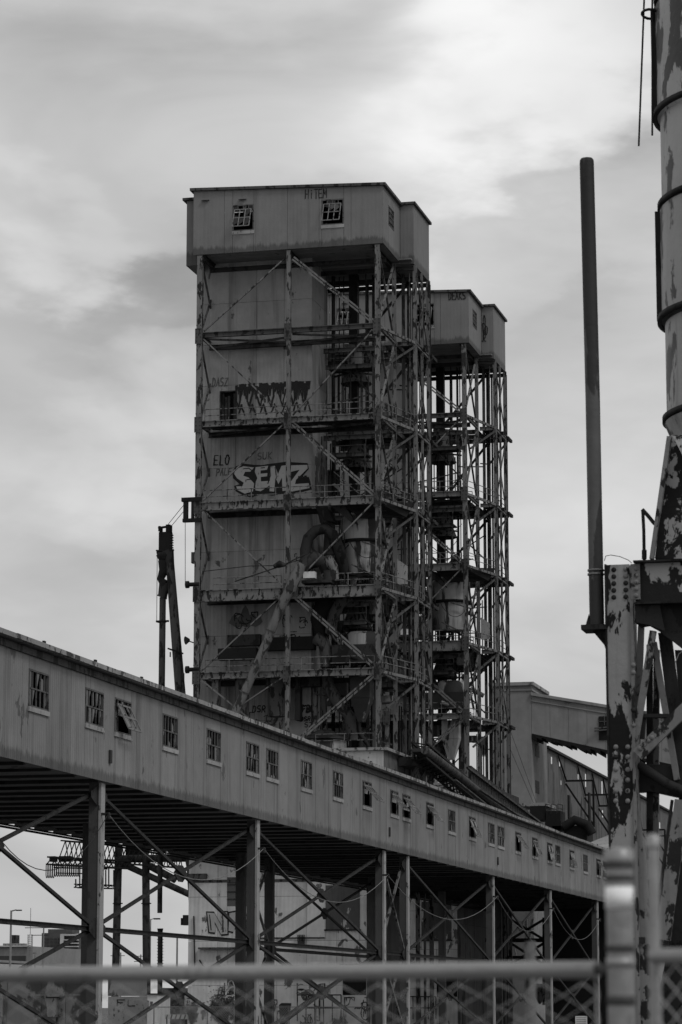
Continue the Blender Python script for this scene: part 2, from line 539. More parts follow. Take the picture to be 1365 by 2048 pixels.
def catenary(a, b, sag, n=16):
    a, b = Vector(a), Vector(b)
    return [a.lerp(b, i / n) - Vector((0, 0, sag * 4 * (i / n) * (1 - i / n))) for i in range(n + 1)]


def handrail(pts, h=1.07, step=1.9, r=.035):
    mb = MB()
    pts = [Vector(p) for p in pts]
    for a, b in zip(pts, pts[1:]):
        L = (b - a).length; n = max(1, round(L / step))
        for i in range(n + 1):
            p = a.lerp(b, i / n); mb.tube(p, p + Vector((0, 0, h)), r, n=5)
        for f in (.52, 1): mb.tube(a + Vector((0, 0, h * f)), b + Vector((0, 0, h * f)), r, n=5)
    return mb


# stroke letters on a 1 x 1 cell
def arc(cx, cy, rx, ry, a0, a1, n=8):
    return [(cx + rx * math.cos(R(a0 + (a1 - a0) * i / n)), cy + ry * math.sin(R(a0 + (a1 - a0) * i / n))) for i in range(n + 1)]


GL = {
    'S': [arc(.5, .74, .42, .26, 40, 270) + arc(.5, .26, .42, .24, 90, -140)],
    'E': [[(.9, .97), (.1, .97), (.1, .03), (.9, .03)], [(.1, .5), (.75, .5)]],
    'M': [[(.05, 0), (.12, 1), (.5, .35), (.88, 1), (.95, 0)]],
    'Z': [[(.05, .97), (.95, .97), (.08, .03), (.98, .03)]],
    'H': [[(.1, 0), (.1, 1)], [(.9, 0), (.9, 1)], [(.1, .5), (.9, .5)]],
    'i': [[(.5, 0), (.5, .6)], [(.5, .8), (.5, .88)]],
    'T': [[(.5, 0), (.5, 1)], [(.05, 1), (.95, 1)]],
    'N': [[(.1, 0), (.1, 1), (.9, 0), (.9, 1)]],
    'F': [[(.1, 0), (.1, 1), (.9, 1)], [(.1, .55), (.7, .55)]],
    'B': [[(.1, 0), (.1, 1)] + arc(.45, .76, .4, .24, 90, -90) + [(.1, .52)], [(.45, .52)] + arc(.45, .26, .45, .26, 90, -90) + [(.1, 0)]],
    'C': [arc(.55, .5, .45, .5, 50, 310)],
    'D': [[(.1, 0), (.1, 1)] + arc(.35, .5, .55, .5, 90, -90) + [(.1, 0)]],
    'A': [[(.05, 0), (.5, 1), (.95, 0)], [(.25, .4), (.75, .4)]],
    'L': [[(.1, 1), (.1, 0), (.85, 0)]],
    'O': [arc(.5, .5, .42, .48, 0, 360, 12)],
    'K': [[(.1, 0), (.1, 1)], [(.9, 1), (.1, .45), (.9, 0)]],
    'P': [[(.1, 0), (.1, 1)] + arc(.45, .74, .4, .26, 90, -90) + [(.1, .48)]],
    'R': [[(.1, 0), (.1, 1)] + arc(.45, .74, .4, .26, 90, -90) + [(.1, .48)], [(.4, .48), (.9, 0)]],
    'U': [[(.1, 1)] + arc(.5, .4, .4, .4, 180, 360) + [(.9, 1)]],
    '1': [[(.3, .8), (.5, 1), (.5, 0)]],
    '0': [arc(.5, .5, .35, .48, 0, 360, 12)],
}
ZC = [0.0]


def strokes(face, mb, lines, width, n0):
    for ln in lines:
        q_ = [Vector((a, b)) for a, b in ln]; pts = []
        for a, b in zip(q_, q_[1:]):
            for k in range(3): pts.append(a.lerp(b, k / 3) + Vector((random.uniform(-1, 1), random.uniform(-1, 1))) * width * .28)
        pts.append(q_[-1])
        for a, b in zip(pts, pts[1:]):
            d = (b - a)
            if d.length < 1e-5: continue
            d.normalize(); q = Vector((-d.y, d.x)) * width / 2 * random.uniform(.65, 1.25); e = d * width * .42
            ZC[0] = (ZC[0] + .0007) % .012
            n = n0 + ZC[0]
            mb.add([face.P(*(a - q - e), n), face.P(*(b - q + e), n), face.P(*(b + q + e), n), face.P(*(a + q - e), n)], [(0, 1, 2, 3)])


def word(face, txt, u0, u1, v0, v1, width, mb, n0=.03, skew=0.0, gapf=.18, wob=.04):
    k = len(txt); cw = (u1 - u0) / k
    for i, ch in enumerate(txt):
        if ch not in GL: continue
        dv = random.uniform(-wob, wob) * (v1 - v0)
        for ln in GL[ch]:
            strokes(face, mb, [[(u0 + cw * (i + gapf / 2 + x * (1 - gapf)) + skew * y, v0 + dv + (v1 - v0) * y) for x, y in ln]], width, n0)


def scribble(face, u0, u1, v0, v1, n, width, mb, n0=.03, seed=1):
    rg = random.Random(seed)
    for _ in range(n):
        cx, cy = rg.uniform(u0, u1), rg.uniform(v0, v1)
        rx, ry = rg.uniform(.12, .3) * (u1 - u0), rg.uniform(.15, .45) * (v1 - v0)
        a = rg.uniform(0, 360)
        pts = [(min(u1, max(u0, x)), min(v1, max(v0, y))) for x, y in arc(cx, cy, rx, ry, a, a + rg.uniform(90, 280), 8)]
        strokes(face, mb, [pts], width, n0)


# ------------------------------------------------------------------ ground and distance
struct('ground', MB().box(-4000, 4000, -60, 9000, -.5, 0), 'ground')
# ------------------------------------------------------------------ the long elevated gallery
XN, XF = -35.67, -47.5            # near wall plane, far edge of its floor
GZ0, GZ1 = 10.5, 14.77
GY0, GY1 = 84.0, 262.0
gal = thing('elevated_gallery', 'long clad conveyor gallery raised on columns, with a row of broken windows', 'gallery', (XN, GY0, 0))
fN = Face('X', XN, 1)
WINS = [(57, 97, 0), (171, 207, 0), (230, 263, 26), (326, 356, 0), (414, 442, 0), (493, 519, 0), (533, 557, 0), (602, 624, 0), (666, 686, 0),
        (725, 743, 42), (780, 796, 38), (804, 820, 40), (851, 866, 38), (895, 909, 0), (936, 950, 22), (974, 987, 0), (993, 1006, 0),
        (1028, 1040, 36), (1061, 1072, 20), (1091, 1102, 12), (1107, 1117, 0), (1135, 1146, 14), (1162, 1171, 0), (1188, 1197, 36), (1201, 1209, 0)]
wv0, wv1 = GZ0 + .49 * 4.27, GZ0 + .815 * 4.27
holes, wl = [], []
for a, b, op in WINS:
    u0 = fN.px(a, 1400)[0]; u1 = fN.px(b, 1400)[0]
    u1 = max(u1, u0 + 1.45); u1 = min(u1, u0 + 2.3)
    holes.append((u0, u1, wv0, wv1)); wl.append((u0, u1, op))
clad(fN, GY0, GY1, GZ0, GZ1, 2.75, 4.3, 'gallery', gal, holes)
for i, (u0, u1, op) in enumerate(wl):
    window(fN, u0, u1, wv0, wv1, 5, 2, gal, op, random.Random(50 + i))
MB().box(XF - .06, XF, GY0, GY1, GZ0, GZ1).build('far_wall', 'gallery', gal)
# low ridge roof with overhanging eave
mb = MB()
mb.prism([(XN + .35, GY0, GZ1 - .03), (XN + .35, GY0, GZ1 + .12), ((XN + XF) / 2, GY0, GZ1 + .55), (XF - .35, GY0, GZ1 + .12), (XF - .35, GY0, GZ1 - .03), ((XN + XF) / 2, GY0, GZ1 + .38)], (0, GY1 - GY0, 0))
mb.build('roof', 'roofing', gal)
y = GY0; k = 0
me = MB().box(-.05, .04, 0, 5.92, -.11, .07).mesh('roof_edge_strip', 'edge')
while y < GY1:
    inst(me, 'roof_edge_strip', gal, (XN + .40 + random.uniform(0, .02), y, GZ1 + .12 + random.uniform(-.02, .02))); y += 5.95
me = MB().box(-.03, .05, -.1, .1, 0, .09).mesh('roof_clip', 'dark')
y = GY0 + 3
while y < GY1: inst(me, 'roof_clip', gal, (XN + .38, y, GZ1 + .19)); y += 5.95
# dark strip painting in the eave's shadow along the wall top
MB().box(XN + .012, XN + .10, GY0, GY1, GZ1 - .30, GZ1 - .035).build('eave_shade_strip', 'steel_d', gal)
# downspout joints where the photo shows vertical seams
for px in (218, 778, 994):
    u = fN.px(px, 1600)[0]
    mb = MB(); fN.box(mb, u - .12, u + .12, GZ0 + .78, GZ0 + 1.3, .02, .09); mb.build('cover_plate', 'dark', gal)
# floor of trough panels lying across the gallery
y = GY0; 
me = MB().box(XF, XN - .08, .22, 2.84, 0, .12)
me = me.mesh('floor_panel', 'plank')
while y < GY1 - 2.8:
    inst(me, 'floor_panel', gal, (0, y, GZ0 + .06 + random.uniform(-.02, .02))); y += 2.86
me = MB().box(XF, XN - .1, 0, .20, -.13, .3).mesh('floor_joist', 'deckdark')  # dark colour also draws the shadow lines across the underside
y = GY0 - .01
while y < GY1 - .3:
    inst(me, 'floor_joist', gal, (0, y, GZ0 + .07)); y += 2.86
# cross joists and the service walkway rails along the far edge
me = MB().beam((XF - 1.3, 0, .06), (XF - .02, 0, .06), .55, .22).mesh('joist', 'deckdark')
y = GY0 + .6
while y < GY1: inst(me, 'joist', gal, (0, y, GZ0)); y += 2.86
for dx, dz, r_ in ((-.75, -.10, .05), (-1.3, -.12, .06)):
    MB().beam((XF + dx, GY0, GZ0 + dz), (XF + dx, GY1, GZ0 + dz), r_ * 1.6, r_ * 1.6).build('service_rail', 'black', gal)
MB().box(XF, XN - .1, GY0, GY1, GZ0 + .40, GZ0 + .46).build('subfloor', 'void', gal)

# ------------------------------------------------------------------ trestle under the gallery
tr = thing('gallery_trestle', 'braced steel column trestle carrying the raised gallery', 'trestle', (XN, 107, 0))
PY = [85.2, 107.7, 131.1, 158.3, 164.6, 191.8, 215.4, 239.2]
XP, XB = XN - .42, -44.3
ztop = GZ0 - .03
for y in PY:
    for X, big in ((XP, 1.0), (XB, 1.0)):
        wd, dp = .52, .42
        mb = MB()
        mb.box(X - wd / 2, X + wd / 2 - .11, y - dp / 2, y - dp / 2 + .05, 0, ztop)
        mb.box(X - wd / 2, X + wd / 2 - .11, y + dp / 2 - .05, y + dp / 2, 0, ztop)
        mb.box(X - .05, X + .02, y - dp / 2 + .05, y + dp / 2 - .05, 0, ztop)
        p = mb.build('column', 'trestle', tr, at=(X, y, 0))
        MB().box(X + wd / 2 - .108, X + wd / 2, y - dp / 2 - .03, y + dp / 2 + .03, 0, ztop).build('column_flange', 'trestle_lit' if X == XP else 'trestle', p)
        MB().box(X - wd * .8, X + wd * .8, y - .5, y + .5, -.02, .10).build('base_plate', 'dark', p)
for i in range(len(PY) - 1):
    y0, y1 = PY[i], PY[i + 1]
    tall = (y1 - y0) > 12
    for X in (XP - .05, XB):
        if X == XB and tall and not 160 < y0 < 170: continue
        zm = 4.75 if X != XB else 5.1
        mt = 'brace_d' if tall else 'steel'
        for z0, z1 in ((zm, ztop - .35), (.15, zm)):
            c = Vector((X, (y0 + y1) / 2, (z0 + z1) / 2))
            for a, b in (((X - .07, y0, z0), (X - .07, y1, z1)), ((X + .07, y0, z1), (X + .07, y1, z0))):
                MB().beam(a, b, .13, .12, (1, 0, 0)).build('diagonal_brace', mt, tr, at=c)
            if tall:
                d = .36
                MB().prism([(X - .02, c.y - 1.0, c.z), (X - .02, c.y - .3, c.z - d), (X - .02, c.y + .3, c.z - d), (X - .02, c.y + 1.0, c.z), (X - .02, c.y + .3, c.z + d), (X - .02, c.y - .3, c.z + d)], (.04, 0, 0)).build('gusset_plate', 'brace_d', tr)
        MB().ibeam((X, y0, zm), (X, y1, zm), .16, .19).build('strut', 'brace_d', tr)
        for yy, sg_ in ((y0, 1), (y1, -1)):
            for zz in (zm, ztop - .5):
                gx = X + .13
                MB().prism([(gx, yy + sg_ * .2, zz - .42), (gx, yy + sg_ * 1.0, zz - .12), (gx, yy + sg_ * 1.0, zz + .12), (gx, yy + sg_ * .2, zz + .42)], (.02, 0, 0)).build('gusset_plate', 'brace_d', tr)

# insulators and the festoon cables between the front columns
PX = [(-52, 1590), (217, 1628), (528, 1697), (776, 1750), (995, 1793), (1107, 1817), (1200, 1838)]
pts = []
for i, (px, py) in enumerate(PX):
    p = onX(px, py, XN + .12); pts.append(p)
    mb = MB().box(p.x - .3, p.x + .02, p.y - .05, p.y + .05, p.z - .05, p.z + .05).lathe(p, [(.07, p.z - .22), (.12, p.z - .18), (.05, p.z - .1), (.12, p.z - .02), (.06, p.z + .06)], 10)
    mb.build('insulator_bracket', 'dark', tr)
NAMES = ['slack pale cable sagging from the leftmost gallery column', 'slack pale cable between the first and second near columns', 'slack cable between the second column and the paired columns',
         'slack cable hung right of the paired columns', 'slack cable in the narrow bay before the last columns', 'slack cable hung at the dark right end of the gallery']
for i, (a, b) in enumerate(zip(pts, pts[1:])):
    c = catenary(a, b, 2.0 if i != 0 else 2.4)
    tag(MB().path(c, .018, 5).build('hanging_cable', 'cable' if i > 0 else 'dark'), NAMES[i], 'cable', 'cables slung between the gallery columns')

# ------------------------------------------------------------------ the marine towers
TX, TY = -48.45, 212.0
LV = [54.45, 47.26, 40.72, 33.72, 27.24, 21.25]
XL, XM, XR = -63.0, -55.67, -48.45
XO = onY(827, 403, 217.9).x                  # outer line of side columns
XOL = onY(374, 430, 212.9).x
YB = 224.0
print('XO', XO, 'XOL', XOL)
tw = thing('grain_tower', 'nearer tall grain tower with clad headhouse on an open steel frame, behind the gallery', 'tower', (TX, TY, 0), 'grain towers behind the gallery')


def F(px, py, dy=0.0):
    return onY(px, py, TY + dy)


# shaft: clad block behind the frame
SF = Face('Y', 215.0, -1); SR = Face('X', -54.55, 1); SLf = Face('X', -63.75, -1)
SZ0, SZ1 = 20.5, 61.1
dA = SF.px(443, 785); dB = SF.px(472, 829)
door = (dA[0], dB[0], LV[1] + .05, dA[1])
clad(SF, -63.75, -54.55, SZ0, SZ1, 2.3, 3.4, 'tower', tw, [door])
clad(SR, 215.0, 220.2, SZ0, SZ1, 2.6, 3.4, 'tower', tw)
clad(SLf, 215.0, 223.4, SZ0, SZ1, 3.3, 6.8, 'tower', tw)
MB().box(-63.6, -54.7, 215.6, 220.1, SZ0, SZ1 - .02).build('shaft_core', 'void', tw)
MB().box(-63.6, -57.5, 220.13, 223.4, SZ0, SZ1 - .02).build('shaft_core', 'steel_d', tw)
mb = MB(); SF.box(mb, door[0] - .1, door[0], door[2], door[3] + .1, .06, -.1); SF.box(mb, door[1], door[1] + .1, door[2], door[3] + .1, .06, -.1); SF.box(mb, door[0], door[1], door[3], door[3] + .1, .06, -.1)
dr = mb.build('doorway', 'dark', tw)
mb = MB()
for k in range(5):
    if k == 3: continue
    a = door[0] + (door[1] - door[0]) * k / 5
    SF.box(mb, a + .02, a + (door[1] - door[0]) / 5 - .03, door[2], door[3] - random.uniform(0, .5), -.12, -.16)
mb.build('door_boards', 'dark', dr)

# headhouse
HZ0, HZ1 = 61.0, 66.0
hf = Face('Y', 211.75, -1); hX0, hX1 = -63.55, -47.95
topf = lambda u: 65.68 + (hX1 - u) / (hX1 - hX0) * .62
w1 = hf.px(466, 411) + hf.px(508, 460); w2 = hf.px(644, 400) + hf.px(688, 448)
hh = [(w1[0], w1[2], w1[3], w1[1]), (w2[0], w2[2], w2[3], w2[1])]
clad(hf, hX0, hX1, HZ0, HZ1 - .1, 2.6, 5.2, 'cabin', tw, hh, top=topf)
for i, h in enumerate(hh): window(hf, *h, 4, 4, tw, 24, random.Random(90 + i * 3), bar=.06)
hs = Face('X', hX1, 1)
w3 = hs.px(777, 410) + hs.px(788, 462)
h3 = (w3[0], w3[2], w3[3], w3[1])
clad(hs, 211.75, 217.9, HZ0, 65.7, 2.1, 5.2, 'cabin', tw, [h3])
window(hs, *h3, 3, 4, tw, 0, random.Random(5), sill=False, bar=.06)
MB().prism([(hX0 - .25, 211.5, topf(hX0) - .0), (hX1 + .25, 211.5, topf(hX1)), (hX1 + .25, 211.5, topf(hX1) + .22), (hX0 - .25, 211.5, topf(hX0) + .22)], (0, 6.6, 0)).build('roof', 'steel_d', tw)
MB().box(hX0 + .2, hX1 - .2, 216.2, 217.7, HZ0 + .3, 65.6).build('dark_backing', 'void', tw)  # near-black sheets stand in for the unlit room behind the windows
MB().box(hX0 + .1, hX0 + .2, 212, 217.8, HZ0 + .3, 65.6).build('dark_backing', 'void', tw)
for vx, vy in ((412, 400), (486, 398)):
    vu, vv = hf.px(vx, vy); MB().prism([hf.P(vu - .3, vv, .02), hf.P(vu + .3, vv, .02), hf.P(vu + .3, vv - .06, .22), hf.P(vu - .3, vv - .06, .22)], (0, 0, -.05)).build('vent_hood', 'dark', tw)
# rear wing, wider and lower
rf = Face('Y', 217.9, -1); rt = rf.px(827, 409)[1]; RB = HZ0 - .15
print('rear top', rt)
clad(rf, hX1 + .02, XO, RB, rt, 2.0, 5.2, 'cabin', tw)
LWB = onY(374, 532, 212.9).z; LWT = onY(374, 402, 212.9).z
clad(Face('Y', 212.9, -1), XOL, hX0 - .02, LWB, LWT, 2.0, 5.6, 'cabin', tw)
MB().box(XOL - .3, hX0 - .01, 212.65, YB + .2, LWT, LWT + .2).build('roof', 'steel_d', tw)
MB().box(XOL + .06, hX0 - .02, 213.0, YB - .1, LWB + .02, LWB + .12).build('soffit_panel', 'plank', tw)
clad(Face('X', hX0 + .0, -1), 213.0, YB - .1, LWB, HZ0 - .16, 3.0, 1.5, 'cabin', tw)
rs = Face('X', XO, 1)
clad(rs, 217.9, YB, RB, rt, 2.6, 5.2, 'cabin', tw)
clad(Face('X', XOL, -1), 212.9, YB, LWB, LWT, 2.6, 5.2, 'cabin', tw)
clad(Face('Y', YB, 1), XOL, XO, RB, rt, 2.6, 5.2, 'cabin', tw)
MB().box(hX0 + .01, XO + .2, 218.12, YB + .25, rt, rt + .2).build('roof', 'steel_d', tw)
MB().box(hX1 + .05, XO + .2, 217.68, 218.115, rt + .004, rt + .2).build('roof_edge', 'steel_d', tw)
# soffit planks
me = MB().box(hX0 + .1, hX1 - .1, 0, .58, 0, .12).mesh('soffit_plank', 'plank')
y = 211.85
while y < 217.6: inst(me, 'soffit_plank', tw, (0, y, HZ0 + .05 + random.uniform(0, .05))); y += .61
me = MB().box(XOL + .1, XO - .1, 0, .58, 0, .12).mesh('soffit_plank', 'plank')
while y < YB - .5: inst(me, 'soffit_plank', tw, (0, y, HZ0 - .1 + random.uniform(0, .05))); y += .61
MB().box(XOL + .1, XO - .1, 217.4, YB - .07, HZ0 + .1, HZ0 + .2).build('soffit_backing', 'plank', tw)
for x in (XL + .3, XM, XR - .3): MB().ibeam((x, 212.1, HZ0 - .22), (x, YB - .1, HZ0 - .22), .3, .4).build('floor_beam', 'dark', tw)
for yy in (214.9, 218.0, 221.4, 223.6): MB().ibeam((XL, yy, HZ0 - .5), (XR + (1.6 if yy > 217 else 0), yy, HZ0 - .5), .24, .34).build('floor_beam', 'dark', tw)

# frame columns
YS = [212.0, 217.9, 221.4, 223.6]
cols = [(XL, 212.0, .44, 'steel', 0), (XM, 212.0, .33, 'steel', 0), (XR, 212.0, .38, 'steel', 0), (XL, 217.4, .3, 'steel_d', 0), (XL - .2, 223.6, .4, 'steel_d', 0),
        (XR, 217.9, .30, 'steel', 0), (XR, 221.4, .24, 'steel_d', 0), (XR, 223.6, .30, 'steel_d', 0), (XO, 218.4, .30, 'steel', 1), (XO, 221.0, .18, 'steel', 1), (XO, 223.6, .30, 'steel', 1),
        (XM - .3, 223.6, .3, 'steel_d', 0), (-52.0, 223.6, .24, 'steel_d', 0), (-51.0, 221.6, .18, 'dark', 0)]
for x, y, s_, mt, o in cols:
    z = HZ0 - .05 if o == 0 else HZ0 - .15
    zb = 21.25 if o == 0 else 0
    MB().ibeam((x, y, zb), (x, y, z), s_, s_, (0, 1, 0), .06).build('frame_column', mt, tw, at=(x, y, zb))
# lighter vertical piping runs
for x, y, r_, mt in ((XR + .9, 219.6, .06, 'steel'), (XO + .15, 223.6, .07, 'black'), (XR + .5, 222.9, .09, 'dark'), (XO + .04, 223.8, .07, 'black'), (XR + 1.0, 223.0, .05, 'black'), (XO - .5, 223.9, .05, 'steel_d')):
    MB().tube((x, y, 12), (x, y, 60.5), r_, n=7).build('riser_pipe', mt, tw)

# level steelwork
for i, z in enumerate(LV):
    last = (i == 5)
    bd = (.42, .5, .68, .92, .55, .4)[i]
    for a, b in ((XL + .25, XM - .21), (XM + .21, XR - .23)):
        if last: continue
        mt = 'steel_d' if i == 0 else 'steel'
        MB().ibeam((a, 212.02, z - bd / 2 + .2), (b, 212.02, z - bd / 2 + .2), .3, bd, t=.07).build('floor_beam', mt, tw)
        if i in (0, 1, 3): # horizontal lacing behind, seen from below
            MB().beam((a, 212.3, z - .25), (b, 214.6, z - .35), .12, .16).build('lacing', 'dark', tw)
            MB().beam((a, 214.6, z - .45), (b, 212.3, z - .5), .12, .16).build('lacing', 'dark', tw)
    if last: continue
    MB().ibeam((XL, 214.75, z - .4), (XR, 214.75, z - .4), .25, .4).build('floor_beam', 'dark', tw)
    for yy in (217.9, 221.4, 223.6):
        if yy < 221: MB().ibeam((-54.3, yy, z - .45), (XR, yy, z - .45), .22, .4).build('floor_beam', 'steel_d', tw)
        else: MB().ibeam((-54.3, yy, z - .2), (XO, yy, z - .2), .22, .4).build('floor_beam', 'steel_d', tw)
    # side beams
    for x, y0, y1, dz, mt in ((XL, 212, 217.4, 0, 'steel_d'), (XR + .06, 212.2, 217.7, -.05, 'steel'), (XO, 218.6, 223.4, -.1, 'steel'), (XR, 218.1, 223.4, -.4, 'dark')):
        MB().ibeam((x, y0, z + dz), (x, y1, z + dz), .2, .34, t=.06).build('side_beam', mt, tw)
    MB().ibeam((XR + .2, 218.2, z - .12), (XO - .2, 218.3, z - .12), .2, .34).build('side_beam', 'steel', tw)
    MB().beam((XR + .1, 212.4, z - .05), (XO, 218.2, z - .1), .16, .22).build('side_beam', 'steel', tw)
    # knee braces from column to overhanging edge
    MB().beam((XR, 214.8, z - 2.6), (XO, 218.2, z - .4), .13, .16).build('knee_brace', 'steel_d', tw)
    MB().beam((XR + .1, 223.6, z - 2.4), (XO + .4, 223.6, z - .1), .13, .16).build('knee_brace', 'dark', tw)
    MB().box(XO + .1, XO + .34, 223.45, 225.5, z - .12, z + .14).build('bracket', 'black', tw)
    MB().box(XO - .15, XO + .3, 220.9, 221.3, z - .15, z + .1).build('bracket', 'black', tw)
    # gussets at the front columns
    for x in (XL, XM, XR):
        MB().box(x - .3, x + .3, 211.68, 211.70, z - .75, z + .5).build('gusset_plate', 'steel_d', tw)
        mb = MB()
        for sx in (-.16, .16):
            for k in range(6):
                zz = z - .85 + k * .32
                mb.box(x + sx - .04, x + sx + .04, 211.66, 211.70, zz - .04, zz + .04)
        rv = mb.build('rivets', 'dark', tw)
    # decks
    if i > 0:
        y = 0
        nd = 8
        for k in range(nd):
            x0 = XL + .3 + (XR - XL - .6) * k / nd; x1 = XL + .3 + (XR - XL - .6) * (k + 1) / nd
            if random.random() < .06: continue
            MB().box(x0 + .02, x1 - .02, 212.3, 214.9, z + .02 + random.uniform(-.03, .02), z + .10).build('deck_plate', 'deckdark', tw)
    # inner platforms around the elevator leg
    for zz, y0, y1, x0, x1 in ((z - 2.0, 217.0, 219.4, -53.9, -50.2),) if i in (0, 2) else ((z - 2.0, 217.0, 219.0, -53.4, -50.6), (z + .02, 218.2, 221.5, -53.6, -49.0)):
        MB().box(x0, x1, y0, y1, zz, zz + .14).build('platform', 'deckdark', tw)
        MB().ibeam((x0, y0 - .1, zz - .05), (x1, y0 - .1, zz - .05), .16, .36).build('platform_edge', 'steel_d', tw)
        handrail([(x0, y0, zz + .14), (x1, y0, zz + .14)]).build('handrail', 'steel_d', tw)
        MB().beam((x0, y0, zz - .1), (x1, y1, zz - .3), .12, .14).build('lacing', 'steel_d', tw)
        MB().beam((x1, y0, zz - .1), (x0, y1, zz - .3), .12, .14).build('lacing', 'steel_d', tw)
    MB().box(XR + .15, XO - .1, 218.5, 223.4, z + .06, z + .12).build('deck_plate', 'deckdark', tw)
    # side face braces: narrow crosses between the corner column and the next
    zt = HZ0 - .3 if i == 0 else LV[i - 1] - .5
    for (a, b) in (((XR, 212.3, z + .3), (XR, 217.6, zt)), ((XR, 212.3, zt), (XR, 217.6, z + .3))):
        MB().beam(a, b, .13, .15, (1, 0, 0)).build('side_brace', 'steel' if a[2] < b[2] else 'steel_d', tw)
    for (a, b) in (((XO, 218.7, z + .3), (XO, 223.4, zt)), ((XO, 218.7, zt), (XO, 223.4, z + .3))):
        MB().beam(a, b, .08, .09, (1, 0, 0)).build('side_brace', 'steel_d', tw)
    for (a, b) in (((XL, 212.3, z + .3), (XL, 217.2, zt)), ((XL, 212.3, zt), (XL, 217.2, z + .3))):
        MB().beam(a, b, .12, .13, (1, 0, 0)).build('side_brace', 'steel_d', tw)
    if i < 5:
        MB().ibeam((-53.9, 223.6, z + .2), (XR - .1, 223.6, zt), .16, .2).build('rear_brace', 'steel_d', tw)

# handrails on the front walkways
for i, (a, b) in ((1, (XL + .4, XR - .4)), (2, (XL + .3, XR - .4)), (3, (XL + 1.2, XM - .6)), (3, (-53.0, XR - .4)), (4, (XL + .6, XR - .4)), (5, (-53.5, XR - .5))):
    handrail([(a, 212.25, LV[i] + .11), (b, 212.25, LV[i] + .11)]).build('handrail', 'steel', tw)
for i in (1, 2, 3, 4): handrail([(XR + .15, 212.5, LV[i] + .1), (XO - .05, 218.4, LV[i] + .1), (XO - .05, 223.4, LV[i] + .1)]).build('handrail', 'steel', tw)

# big front diagonals, node to node
z = [HZ0 - .35] + LV
D = [((XM, z[0]), (XL, z[1]), 1), ((XM, z[0]), (XR, z[1]), 2), ((XL, z[1]), (XM, z[2]), 1), ((XR, z[1]), (XM, z[2]), 1),
     ((XM, z[2]), (XL, z[3]), 1), ((XM, z[2]), (XR, z[3]), 2), ((XL, z[3]), (XM, z[4]), 1), ((XR, z[3]), (XM, z[4]), 1),
     ((XM, z[4]), (XL, z[5]), 1), ((XM, z[4]), (XR, z[5]), 2), ((XR, z[5]), (XM, z[6]), 2), ((XL, z[5]), (XM, z[6]), 1), ((XM, z[5]), (XL + 2.2, z[5] - 3.4), 1)]
for (xa, za), (xb, zb), kind in D:
    sgn = 1 if xb > xa else -1
    a = Vector((xa + .35 * sgn, 211.95, za - .35)); b = Vector((xb - .35 * sgn, 211.95, zb + .3))
    if kind == 1:
        MB().beam(a, b, .10, .15, (0, 1, 0)).build('front_brace', 'steel', tw)
    else:
        d = (b - a).normalized(); q = Vector((d.z, 0, -d.x)) * .11
        MB().beam(a + q, b + q, .14, .07, (0, 1, 0)).beam(a - q, b - q, .14, .07, (0, 1, 0)).build('front_brace', 'steel', tw)

# elevator leg casing, guide rods, ladders, spout cones
lx = onY(709, 800, 220.6).x
MB().box(lx - .36, lx + .36, 220.2, 220.9, 22, 60.9).build('elevator_leg', 'black', tw)
for dx, dy, r_ in ((-1.75, 0, .16), (-1.3, .2, .05), (-.9, .1, .05), (1.05, -.3, .05), (1.5, .2, .05), (1.8, .2, .05)):
    MB().tube((lx + dx, 220.6 + dy, 22), (lx + dx, 220.6 + dy, 60.9), r_, n=6).build('guide_rod', 'dark', tw)
mb = MB()
for s_ in (-.25, .25): mb.beam((lx - 2.4 + s_, 219.8, 22), (lx - 2.4 + s_, 219.8, 60.8), .06, .05)
k = 22
while k < 60.8: mb.beam((lx - 2.65, 219.8, k), (lx - 2.15, 219.8, k), .04, .04); k += .4
mb.build('ladder', 'dark', tw)
for py in (745, 915, 1236):
    p = onY(719, py, 220.5); zc = p.z; p.x = -52.2
    MB().lathe((p.x, 220.5, 0), [(.60, zc + 1.6), (.60, zc + .9), (1.28, zc - .95), (1.22, zc - 1.0), (.52, zc + .85)], 20).build('spout_cone', 'steel', tw)
    MB().beam((p.x - .9, 220.3, zc + 1.6), (p.x + .9, 220.3, zc + 1.6), .1, .1).beam((p.x - .2, 220.3, zc + 1.6), (p.x - .2, 220.3, zc + 4), .05, .05).build('cone_hanger', 'dark', tw)
# trolley frames on the leg
for py in (690, 835, 1000):
    p = onY(735, py, 219)
    MB().beam((p.x - 1.8, 219, p.z), (p.x + 1.4, 218.5, p.z - .5), .4, .3).build('chute_plate', 'steel_d', tw)
    MB().prism([(p.x - .2, 218.9, p.z - .3), (p.x + .7, 218.9, p.z - .5), (p.x + 1.1, 218.9, p.z - 2.0), (p.x + .55, 218.9, p.z - 1.9)], (0, .5, 0)).build('chute', 'steel', tw)

